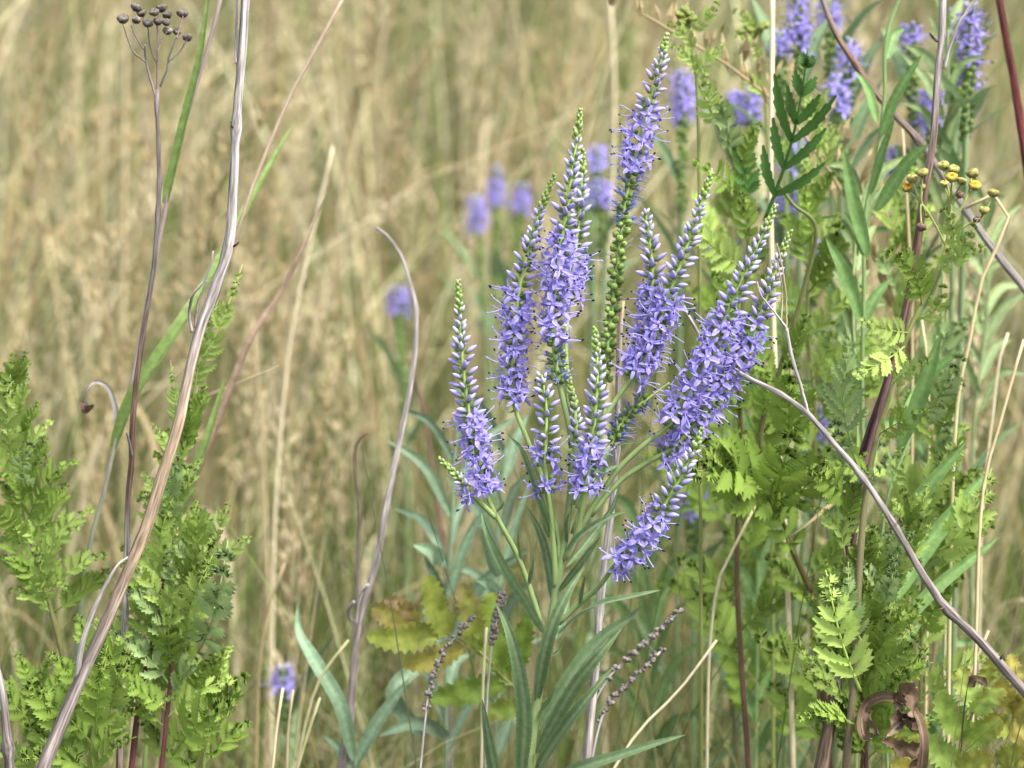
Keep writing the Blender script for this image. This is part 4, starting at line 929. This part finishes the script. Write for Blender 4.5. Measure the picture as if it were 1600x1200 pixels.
for hx, hy, hs_, op in HB:
    dd = d + rnd.uniform(-.006, .006); c = P(hx, hy, dd)
    if hx < 1460: j = [(1478, 385, d), (1458, 345, d), (1440, 318, d)]
    elif hx < 1510: j = [(1486, 340, d), (1486, 318, d)]
    elif hx < 1530 and hy < 300: j = [(1487, 350, d), (1502, 325, d), (1512, 305, d)]
    else: j = [(1484, 372, d), (1510, 352, d), (1530, 342, d)]
    b = MB(); q = resample(spline(np.vstack([pth(j), [c - np.array([0, 0, .0012])]]), 5), 12)
    b.tube(q, np.linspace(2.1, 1.5, 12) * PX(), YG, n=5); part('flower_stalk', b, M_STEM, t_)
    b = MB(); base_c = YB * rnd.uniform(.9, 1.15) if op < 2 else BROWN * 1.4
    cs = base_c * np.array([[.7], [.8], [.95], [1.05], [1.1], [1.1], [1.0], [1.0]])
    if op == 1: cs[4:] = YO * np.array([[1.0], [1.0], [.75], [.65]])
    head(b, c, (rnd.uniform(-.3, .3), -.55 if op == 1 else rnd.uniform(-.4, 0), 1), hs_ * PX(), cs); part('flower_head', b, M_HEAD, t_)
for bx, by, tx, ty, kd, face in ((1478, 400, 1525, 345, 'light', FC), (1465, 425, 1540, 385, 'light', FC), (1480, 400, 1470, 320, 'light', FC), (1430, 500, 1475, 440, 'light', (.3, -1, .3)), (1440, 480, 1380, 390, 'mid', FC), (1415, 540, 1330, 590, 'light', (-.3, -1, .3)), (1420, 520, 1340, 500, 'light', (-.2, -1, .4)), (1395, 600, 1455, 560, 'light', FC), (1372, 680, 1450, 640, 'mid', FC), (1360, 740, 1290, 720, 'mid', FC)):
    inst('leaf', rnd.choice(TL[kd]), lframe(P(bx, by, d), P(tx, ty, d - .015), nrm(face)), t_)

# green bud cluster on the tansy behind the tallest spike, and a second, softer one
for label, j, hl, d in (('young tansy top with a tight knot of green buds', [(1078, 50), (1082, 85), (1088, 120)], ((1062, 22), (1070, 14), (1078, 20), (1072, 30), (1082, 28), (1066, 34), (1076, 38)), 1.068),
                        ('blurred tansy top with a flat row of green buds', [(1182, 62), (1185, 100), (1195, 150), (1200, 260)], ((1158, 48), (1168, 40), (1178, 36), (1188, 42), (1196, 38), (1174, 46), (1184, 50)), 1.15)):
    top = pth([(q[0], q[1], d) for q in j]); full = to_ground(np.vstack([top, [P(j[-1][0] + 6, 700, d)], [P(j[-1][0] + 8, 1200, d)]]))
    t_ = thing('tansy_plant', label, 'plant', full[-1])
    b = MB(); p = spline(full, 8); b.tube(p, np.linspace(2.4, 5, len(p)) * PX(d), YG * .9, n=6); part('stem', b, M_STEM, t_)
    for hx, hy in hl:
        c = P(hx, hy, d + rnd.uniform(-.004, .004))
        b = MB(); b.tube(spline(np.vstack([[top[0]], [(top[0] + c) / 2 - np.array([0, 0, .001])], [c]]), 3), 1.4 * PX(d), YG, n=5); part('flower_stalk', b, M_STEM, t_)
        b = MB(); head(b, c, (rnd.uniform(-.4, .4), -.3, 1), 7.5 * PX(d), YG * rnd.uniform(.7, 1.1)); part('flower_head', b, M_BUD, t_)
    for s in range(4):
        q = top[min(s, len(top) - 1)]
        inst('leaf', rnd.choice(TL['light']), lframe(q, q + np.array([rnd.choice([-1, 1]) * .010, -.004, .012]), (0, -1, .5)), t_)

# withered, curled tansy leaf
d = .995
t_ = thing('withered_leaf', 'brown withered leaf curled into a ring over the wine-red tansy stem', 'dead leaf', to_ground(pth([(1440, 1170, d), (1436, 1230, d)]))[-1])
DB = np.array([.13, .085, .052]); DBL = np.array([.24, .175, .12])
b = MB(); arc = [(1362, 1155), (1350, 1150), (1346, 1125), (1354, 1102), (1376, 1090), (1402, 1094), (1424, 1108), (1437, 1132), (1441, 1165), (1438, 1200), (1434, 1240)]
full = to_ground(pth([(x, y, d + .012 * math.sin(k * .6)) for k, (x, y) in enumerate(arc)]))
p = spline(full, 6); b.leaf(full[:11], 16 * PX(), (0, -1, .4), DB, mid=DBL, N=50, fold=.7, shape=(.1, .1), wave=.3, twist=.6); b.tube(p, 1.7 * PX(), DBL * .9, n=6); part('midrib', b, M_DRY, t_)
for pp, w_, c_ in (([(1400, 1094), (1396, 1120), (1384, 1152)], 15, DBL), ([(1424, 1110), (1406, 1130), (1384, 1150)], 13, DBL), ([(1438, 1168), (1412, 1172), (1376, 1158)], 22, DB), ([(1438, 1140), (1424, 1140), (1410, 1125)], 20, DB * .8), ([(1400, 1092), (1420, 1082), (1428, 1112)], 22, DB * 1.1), ([(1356, 1102), (1362, 1125), (1376, 1150)], 14, DB), ([(1440, 1185), (1425, 1190), (1418, 1205)], 22, DB * .8), ([(1434, 1125), (1418, 1122), (1404, 1108)], 16, DB * .6)):
    b = MB(); b.leaf(pth([(x, y, d - .006 * k) for k, (x, y) in enumerate(pp)]), w_ * PX(), (rnd.uniform(-.5, .5), -1, rnd.uniform(-.3, .6)), c_, mid=c_ * 1.25, N=18, fold=.9, serr=.25, wave=.6, twist=rnd.uniform(-1.5, 1.5), shape=(.3, .4)); part('lobe', b, M_DRY, t_)
b = MB(); t2 = P(1540, 1065, 1.0)
b.leaf(pth([(1512, 1070, 1.003), (1530, 1064, 1.0), (1543, 1074, .997)]), 18 * PX(), (.2, -.8, .6), DB, mid=DBL, N=12, fold=.6, wave=.5)
b.leaf(pth([(1512, 1070, 1.003), (1505, 1120, 1.005), (1500, 1200, 1.01)]), 3 * PX(), (0, -1, 0), DB, N=10)
o = link('withered_leaf', b.mesh('withered_leaf', M_DRY)); o['label'] = 'scrap of dry brown leaf caught on the yellowing tansy'; o['category'] = 'dead leaf'

# ------------------------------------------------------------------ reed-like grass at the left and single straws
RG = np.array([.16, .23, .065]); RGB_ = np.array([.22, .30, .17]); RED = np.array([.33, .23, .16]); RPURP = np.array([.30, .22, .20])
def grass_plant(name, label, cat, culm, w, cols, leaves=(), group=None, ground=True):
    full = pth(culm); full = to_ground(full) if ground else full
    t_ = thing(name, label, cat, full[-1], group); d = culm[0][2]
    if w:
        b = MB(); p = resample(spline(full, 10), 60); tq = np.linspace(0, 1, 60); cs = np.asarray(cols); k = tq * (len(cs) - 1); i = np.minimum(k.astype(int), len(cs) - 2); f = (k - i)[:, None]
        b.tube(p, (w[0] + (w[1] - w[0]) * np.minimum(tq * 1.6, 1)) * .5 * PX(d), cs[i] * (1 - f) + cs[i + 1] * f, n=6); part('culm', b, M_STEM, t_)
    for lp, lw, c0, c1, up in leaves:
        b = MB(); b.leaf(pth(lp), lw * PX(d), nrm(up), c0, mid=np.asarray(c0) * 1.2, tip=c1, N=30, fold=.45, shape=(.12, .55)); part('leaf', b, M_DRY if c0[0] > .3 else M_TANSY, t_)
    return t_
d = 1.075
grass_plant('reed_grass', 'reed with a long green blade crossing behind the thick dead stem and a shrivelled curled leaf', 'grass',
    [(352, -30, d), (318, 100, d), (276, 235, d), (258, 330, d), (238, 430, d), (205, 600, d), (182, 680, d), (165, 760, d), (145, 830, d), (130, 920, d), (118, 1030, d), (108, 1210, d)], (6, 9), [RPURP, RPURP, RGB_, RGB_ * .9, RGB_, np.array([.28, .32, .08]), np.array([.26, .3, .07])],
    [([(258, 318, d), (285, 200, d - .004), (312, 90, d - .008), (330, -40, d - .01)], 15, RG, RG * 1.2, (-.4, -1, 0)),
     ([(178, 700, d), (205, 625, d - .004), (250, 555, d - .006), (300, 480, d), (345, 405, d + .02), (400, 300, d + .04), (460, 190, d + .06)], 22, RG * 1.05, RG * 1.2, (-.5, -1, .4)),
     ([(184, 676, d), (178, 628, d - .003), (165, 602, d - .005), (146, 598, d - .006), (134, 615, d - .006), (131, 635, d - .004)], 9, GREY * 1.3, BROWN, (0, -1, .3)),
     ([(131, 630, d - .005), (133, 640, d - .008), (147, 632, d - .01)], 14, BROWN * 1.2, BROWN, (.3, -1, 0))])
d = 1.1
grass_plant('reed_grass', 'reed leaf turning from green to rusty red, crossed by a thin tan straw', 'grass', [(262, 860, d), (240, 1000, d), (225, 1210, d)], (7, 10), [RG, RG * .9, RG * .8],
    [([(262, 860, d), (300, 760, d), (348, 640, d + .005), (392, 530, d + .01), (440, 455, d + .02), (470, 395, d + .02), (510, 300, d + .03)], 13, RED * .9, RED * 1.2, (-.3, -1, .2)), ([(258, 870, d - .004), (290, 775, d - .005), (325, 680, d - .004), (352, 590, d)], 18, RG, RG * 1.1, (-.3, -1, .2))])
d = 1.02
grass_plant('straw', 'thin tan straw leaning against the thick dead stem', 'straw', [(545, -20, d), (500, 65, d), (457, 142, d), (425, 215, d), (395, 290, d), (366, 378, d), (330, 500, d + .02), (290, 700, d + .03), (262, 1000, d + .03), (250, 1210, d + .03)], (6, 7), [TAN * 1.1, TAN * 1.2, TAN, TAN * .9])
d = 1.09
grass_plant('straw', 'upright pale straw rising through the tansies past the paired spikes', 'straw', [(1207, -30, d), (1206, 150, d), (1204, 300, d), (1208, 480, d), (1214, 640, d), (1228, 860, d), (1240, 1210, d)], (8, 9), [STRAW[1], STRAW[1], STRAW[0], STRAW[4]])
d = 1.06
grass_plant('straw', 'bent and broken pale grass blade beside the yellow-headed tansy', 'straw', [(1508, 325, d), (1530, 308, d), (1562, 305, d), (1577, 318, d), (1565, 370, d), (1545, 410, d), (1530, 450, d), (1518, 520, d), (1500, 600, d), (1490, 720, d), (1480, 1210, d)], (6, 8), [STRAW[0], STRAW[4], STRAW[0], STRAW[4], STRAW[4] * .8])
d = 1.03
grass_plant('straw', 'golden straw standing in the gap past the slanting twig', 'straw', [(1600, 530, d), (1585, 580, d), (1560, 670, d), (1540, 740, d), (1530, 840, d), (1525, 1000, d), (1515, 1210, d)], (5, 8), [STRAW[0], STRAW[0], STRAW[1], STRAW[0] * .8])
for k, (pts, d, c) in enumerate([([(1575, 520), (1562, 560), (1552, 640), (1535, 800)], 1.15, 1), ([(1440, 500), (1448, 560), (1452, 700), (1450, 900)], 1.1, 0), ([(1475, 640), (1480, 760), (1478, 900)], 1.08, 4), ([(954, 0), (960, 120), (958, 300), (950, 480)], 1.5, 1), ([(1410, 200), (1418, 330), (1425, 500)], 1.12, 0),
                                 ([(395, 500), (410, 700), (420, 980)], 1.4, 0), ([(520, 230), (490, 360), (465, 470), (450, 560), (430, 800)], 1.35, 1), ([(445, 880), (420, 950), (405, 1050), (400, 1210)], 1.2, 2), ([(545, 1000), (500, 1060), (480, 1120), (462, 1210)], 1.1, 4), ([(442, 1075), (432, 1140), (425, 1210)], 1.06, 1), ([(458, 1078), (450, 1140), (448, 1210)], 1.07, 0), ([(500, 1090), (480, 1150), (462, 1210)], 1.07, 4),
                                 ([(1180, 790), (1150, 850), (1125, 900), (1110, 1000)], 1.08, 1), ([(760, 980), (755, 1060), (752, 1210)], 1.05, 1), ([(1120, 1000), (1060, 1080), (1000, 1140), (960, 1200)], 1.04, 1), ([(1545, 985), (1500, 1090), (1470, 1210)], 1.06, 0)]):
    lab = 'single dry straw standing loose among the meadow plants'
    dd = pts[-1]; ext = [(x, y, d) for x, y in pts] + ([(dd[0] * 2 - pts[-2][0] * 1.0 if False else dd[0] - 6, 1230, d)] if dd[1] < 1190 else [])
    grass_plant('straw', lab, 'straw', ext, (4.5, 6.5), [STRAW[c], STRAW[c], STRAW[c] * .8], group='loose dry straws')

# seed stalks of last year
def seed_stalk(label, px, w, from_, to_, d, seed):
    r = random.Random(seed)
    full = to_ground(pth([(x, y, d) for x, y in px])); t_ = thing('seed_stalk', label, 'dead flower', full[-1])
    p = resample(spline(full, 10), 700); b = MB(); rq = np.linspace(w * .7, w, len(p[::6])) * .5 * PX(d); b.tube(p[::6], rq, GREY * 1.05, n=6); wood_part('stem', b, p[::6], rq, t_, 6)
    rel = p - CAMP; rows = 600 - (rel @ UP) / (rel @ FWD) / (SPAN / 1600)
    idx = [i for i in range(700) if from_ <= rows[i] <= to_]
    for k in range(60):
        q = p[r.choice(idx[:8]) if k < 3 else idx[int(len(idx) * (round(r.random() * 9) / 9 * .94 + .05 * r.random()))]]; a = r.uniform(0, 6.28); o = np.array([math.cos(a), math.sin(a), r.uniform(-.3, .6)]) * r.uniform(3, 9) * PX(d)
        b = MB(); M = frame(q + o * .4, o + np.array([0, 0, .0006]), scale=r.uniform(3.2, 5.2) * PX(d))
        b.lathe([(-.6, .25), (0, .8), (.6, .9), (1.1, .55), (1.2, .1)], GREYB * r.uniform(.8, 1.3), M, n=6); part('seed_capsule', b, M_HEAD, t_)
seed_stalk('grey dry seed stalk low in front of the yellow-green tansy leaf', [(738, 965), (715, 990), (690, 1025), (672, 1070), (664, 1130), (656, 1210)], 5, 960, 1110, 1.02, 1)
seed_stalk('grey dry seed stalk leaning away from the speedwell, upper of a pair', [(1062, 955), (1025, 990), (985, 1025), (950, 1060), (925, 1110), (905, 1210)], 5, 950, 1080, 1.03, 2)
seed_stalk('grey dry seed stalk leaning away from the speedwell, lower of a pair', [(1035, 1015), (1005, 1045), (975, 1075), (945, 1110), (920, 1210)], 6, 1010, 1130, 1.035, 3)
seed_stalk('grey seed stalk hidden behind the speedwell leaves', [(785, 930), (770, 1000), (762, 1080), (758, 1210)], 5, 925, 1010, 1.04, 4)

# ------------------------------------------------------------------ herbs with plain lance-shaped leaves
HG = np.array([.15, .25, .08]); HGB = np.array([.17, .25, .15]); HGL = np.array([.30, .40, .16])
def herb(label, stem, w, leaves, col=HG, seed=0, name='leafy_herb'):
    r = random.Random(seed); stem = [q if k == 0 else (q[0] + r.uniform(-10, 10), q[1], q[2]) for k, q in enumerate(stem)]; full = to_ground(pth(stem)); t_ = thing(name, label, 'plant', full[-1]); d = stem[0][2]
    b = MB(); p = spline(full, 8); tq = np.linspace(0, 1, len(p))[:, None]; b.tube(p, np.linspace(w * .5, w * .8, len(p)) * .5 * PX(d), col * 1.15 * (1 - tq) + np.array([.14, .12, .06]) * tq, n=6); part('stem', b, M_STEM, t_)
    for lp, lw, k in leaves:
        b = MB(); c = col * k * r.uniform(.9, 1.1); b.leaf(pth(lp), lw * PX(d), nrm((r.uniform(-.4, .4), -1, r.uniform(.1, .6))), c, mid=c * 1.35, N=24, fold=.35, shape=(.45, .7), wave=.1); part('leaf', b, M_LEAF, t_)
    return t_
def auto_leaves(r, stem, n, L=(60, 120), up=.6):
    P2 = resample(spline([(x, y, 0) for x, y, _ in stem], 10), 100); d = stem[0][2]; out = []
    for k in range(n):
        q = P2[int((k + .3) / n * 99)]; s = 1 if k % 2 else -1; l_ = r.uniform(*L); a = r.uniform(.25, .75); dz = r.uniform(-.02, .02)
        out.append(([(q[0], q[1], d), (q[0] + s * l_ * math.sin(a) * .45, q[1] - l_ * .5, d + dz * .5), (q[0] + s * l_ * math.sin(a), q[1] - l_ * math.cos(a) * r.uniform(.6, 1), d + dz)], r.uniform(12, 20), 1.0))
    return out
rh = random.Random(31)
d = 1.08
st = [(1415, -30, d), (1392, 60, d), (1375, 150, d), (1366, 240, d), (1356, 340, d), (1350, 450, d), (1348, 600, d), (1350, 900, d), (1352, 1210, d)]
herb('tall herb with narrow upright willow-like leaves left of no flower, crossing the brown branch'.replace(' left of no flower,', ','), st, 11, auto_leaves(rh, st, 12, (70, 130)) + [([(1375, 215, d), (1400, 150, d - .01), (1440, 85, d - .02)], 17, 1.3), ([(1368, 330, d), (1420, 250, d - .01), (1452, 225, d - .02)], 22, 1.2), ([(1345, 500, d), (1320, 430, d - .01), (1290, 370, d - .02)], 24, 1.1), ([(1356, 400, d), (1330, 300, d - .01), (1318, 235, d - .015)], 22, 1.2)], HG * 1.15, 1)
d = 1.05
st = [(1465, 525, d), (1440, 600, d), (1410, 690, d), (1395, 780, d), (1385, 900, d), (1380, 1210, d)]
herb('herb with long smooth leaves leaning over the lower tansies past the dark stem', st, 9, [([(1405, 700, d), (1440, 610, d - .01), (1470, 520, d - .02)], 26, 1.1), ([(1410, 650, d), (1450, 590, d), (1504, 545, d - .01)], 18, 1.5), ([(1385, 900, d), (1430, 790, d - .01), (1510, 690, d - .02)], 26, 1.3), ([(1395, 940, d), (1450, 850, d), (1545, 735, d)], 28, 1.2), ([(1382, 1010, d), (1450, 930, d), (1560, 840, d)], 22, 1.0), ([(1380, 1100, d), (1420, 1000, d), (1440, 975, d)], 20, 1.1)], HG * 1.2, 2)
d = 1.17
st = [(720, 640, d), (715, 720, d), (705, 820, d), (700, 950, d), (695, 1210, d)]
herb('blurred clump of grey-green leaves behind the spike with the lone side shoot', st, 10, auto_leaves(rh, st[1:], 12, (120, 220)) + [([(690, 880, d), (670, 860, d - .02), (645, 852, d - .03)], 26, 1.7), ([(700, 1150, d), (650, 1130, d - .03), (590, 1150, d - .05)], 22, 1.0), ([(660, 1150, d), (615, 1080, d - .02), (700, 1010, d)], 26, 1.0)], HGB * 1.0, 3)
d = 1.2
st = [(790, 700, d), (785, 800, d), (780, 950, d), (778, 1210, d)]
herb('second blurred clump of grey-green leaves close behind the speedwell stem', st, 9, auto_leaves(rh, st, 12, (110, 200)) + [([(780, 900, 1.12), (765, 860, 1.1), (752, 825, 1.09)], 20, 1.5), ([(788, 940, 1.1), (765, 912, 1.09), (742, 905, 1.08)], 16, 1.8)], HGB * .9, 4)
d = 1.12
st = [(545, 1120, d), (550, 1170, d), (552, 1215, d)]
herb('slender blue-green leaf arching over the grass beside the tiny speedwell sprig', st, 8, [([(552, 1190, d), (530, 1100, d - .01), (490, 1030, d - .01), (466, 985, d), (464, 945, d)], 24, 1.25), ([(552, 1200, d), (590, 1130, d), (640, 1060, d)], 22, .9), ([(548, 1200, d), (520, 1160, d), (505, 1150, d)], 16, 1.0)], HGB * 1.1, 5)
d = 1.25
st = [(1010, 860, d), (1015, 1000, d), (1018, 1210, d)]
herb('blurred green leafy herb beneath the lowest lilac spike', st, 9, auto_leaves(rh, st, 12, (110, 200)), HG * 1.0, 6)
d = 1.2
st = [(1500, 420, d), (1505, 700, d), (1508, 1210, d)]
for k, (x0, y0, dd) in enumerate(((1310, 480, 1.16), (1440, 420, 1.2), (1180, 520, 1.18))):
    st = [(x0, y0, dd), (x0 + 4, y0 + 200, dd), (x0 + 6, y0 + 420, dd), (x0 + 8, 1210, dd)]
    herb(['soft green herb deep between the tansies and the willow-leaved herb', 'soft green herb deep behind the yellow-headed tansy', 'soft green herb deep behind the crossing lilac spikes'][k], st, 9, auto_leaves(rh, st, 16, (90, 170)), HG * (1.0 + .1 * k), 7 + k)

for k, (x0, y0, dd, lab) in enumerate(((1480, 40, 1.16, 'pale narrow-leaved herb behind the fork of the dead stem'), (1345, 300, 1.1, 'narrow-leaved herb beside the bright green upright tansy shoot'), (1540, 330, 1.2, 'narrow-leaved herb in the gap past the broken pale blade'))):
    st = [(x0, y0, dd), (x0 - 6, y0 + 150, dd), (x0 - 10, y0 + 330, dd), (x0 - 10, 1210, dd)]
    herb(lab, st, 9, auto_leaves(rh, st[:3], 14, (70, 130)), HGL * .75, 20 + k)

# ------------------------------------------------------------------ dry grass stalks with feathery heads, one by one
def stalk_proto(r, h=.62, nod=.12):
    cpts = np.array([[0, 0, -.01], [.005, 0, h * .4], [.02 * r.uniform(-1, 1), 0, h * .75], [nod * .4, 0, h * .93], [nod, 0, h * 1.0]])
    p = resample(spline(cpts, 10), 400); b = MB(); col = STRAW[r.randrange(2)]
    b.tube(p[::10], np.linspace(.0014, .0005, 40), col, n=5); culm = b
    s = MB()
    for k in range(110):
        u = 1 - .26 * r.random() ** .9; q = p[int(u * 399)]; a = r.uniform(0, 6.28); rr = .013 * math.sin(min(1, (1 - u) / .26 + .05) * math.pi) ** .6 * r.random() ** .6
        o = np.array([math.cos(a) * rr, math.sin(a) * rr, rr * .8]); dr = nrm(o + np.array([0, 0, .012]))
        L = r.uniform(.003, .0055); sd = nrm(np.cross(dr, [math.sin(a), math.cos(a), .3])) * L * .26; up = np.cross(dr, sd)
        c = q + o; V_ = [c - dr * L, c + sd, c + up, c - sd, c - up, c + dr * L]
        s.add(V_, [(0, 1, 2), (0, 2, 3), (0, 3, 4), (0, 4, 1), (5, 2, 1), (5, 3, 2), (5, 4, 3), (5, 1, 4)], col * r.uniform(.85, 1.25))
    lf = []
    for k in range(2):
        q = p[int((.3 + .25 * k) * 399)]; a = r.uniform(0, 6.28); dd = np.array([math.cos(a), math.sin(a), 0]); L = r.uniform(.12, .2); b2 = MB()
        b2.leaf([q, q + dd * L * .3 + np.array([0, 0, L * .7]), q + dd * L * .8 + np.array([0, 0, L * .7])], .0045, (0, 0, 1), col * .9, N=16, fold=.4, shape=(.1, .6)); lf.append(b2)
    return culm.mesh('culm', M_GRASS), s.mesh('seed_head', M_GRASS, smooth=False), [q.mesh('leaf', M_GRASS) for q in lf]
rs = random.Random(77)
protos = [stalk_proto(rs, nod=rs.uniform(.02, .14)) for _ in range(5)]
def grass_stalk(x, y, s, rot, tilt=0.0):
    t_ = thing('grass_stalk', 'dry pale grass stalk with a feathery seed head in the meadow behind', 'grass', (x, y, 0), 'dry grass stalks with feathery heads')
    t_.rotation_euler = (0, tilt, rot); t_.scale = (s, s, s)
    cu, se, lf = rs.choice(protos)
    link('culm', cu, t_); link('seed_head', se, t_)
    for q in lf: link('leaf', q, t_)
# seen singly in the photograph: (x, y of the head's top, depth)
for hx, hy, dd in ((170, 130, 1.5), (80, 250, 1.6), (395, 210, 1.55), (20, 170, 1.7), (255, 420, 1.5), (300, 290, 1.75), (60, 400, 1.8), (330, 400, 1.55), (470, 540, 1.45), (440, 260, 1.7), (560, 60, 1.9), (680, 120, 1.9), (820, 110, 1.8), (610, 150, 2.0), (490, 130, 2.1), (130, 40, 2.0), (30, 20, 2.1), (740, 60, 2.2), (880, 60, 2.1), (330, 80, 2.1), (230, 200, 1.9), (520, 330, 1.75), (690, 250, 1.9), (150, 480, 1.45), (410, 620, 1.4), (200, 330, 1.65), (560, 480, 1.6), (650, 380, 2.0), (10, 480, 1.5), (1260, 5, 1.12), (1500, 420, 1.3), (1580, 330, 1.35)):
    q = P(hx, hy, dd); grass_stalk(q[0] - rs.uniform(-.03, .03), q[1], q[2] / .62, rs.choice([0, math.pi]) + rs.uniform(-.9, .9), rs.uniform(-.1, .1))
for k in range(60):
    y = rs.uniform(1.8, 3.2); x = rs.uniform(-.24, .2) * y
    grass_stalk(x, y, rs.uniform(.85, 1.25), rs.uniform(0, 6.28), rs.uniform(-.15, .15))
print('objects', len(bpy.data.objects))
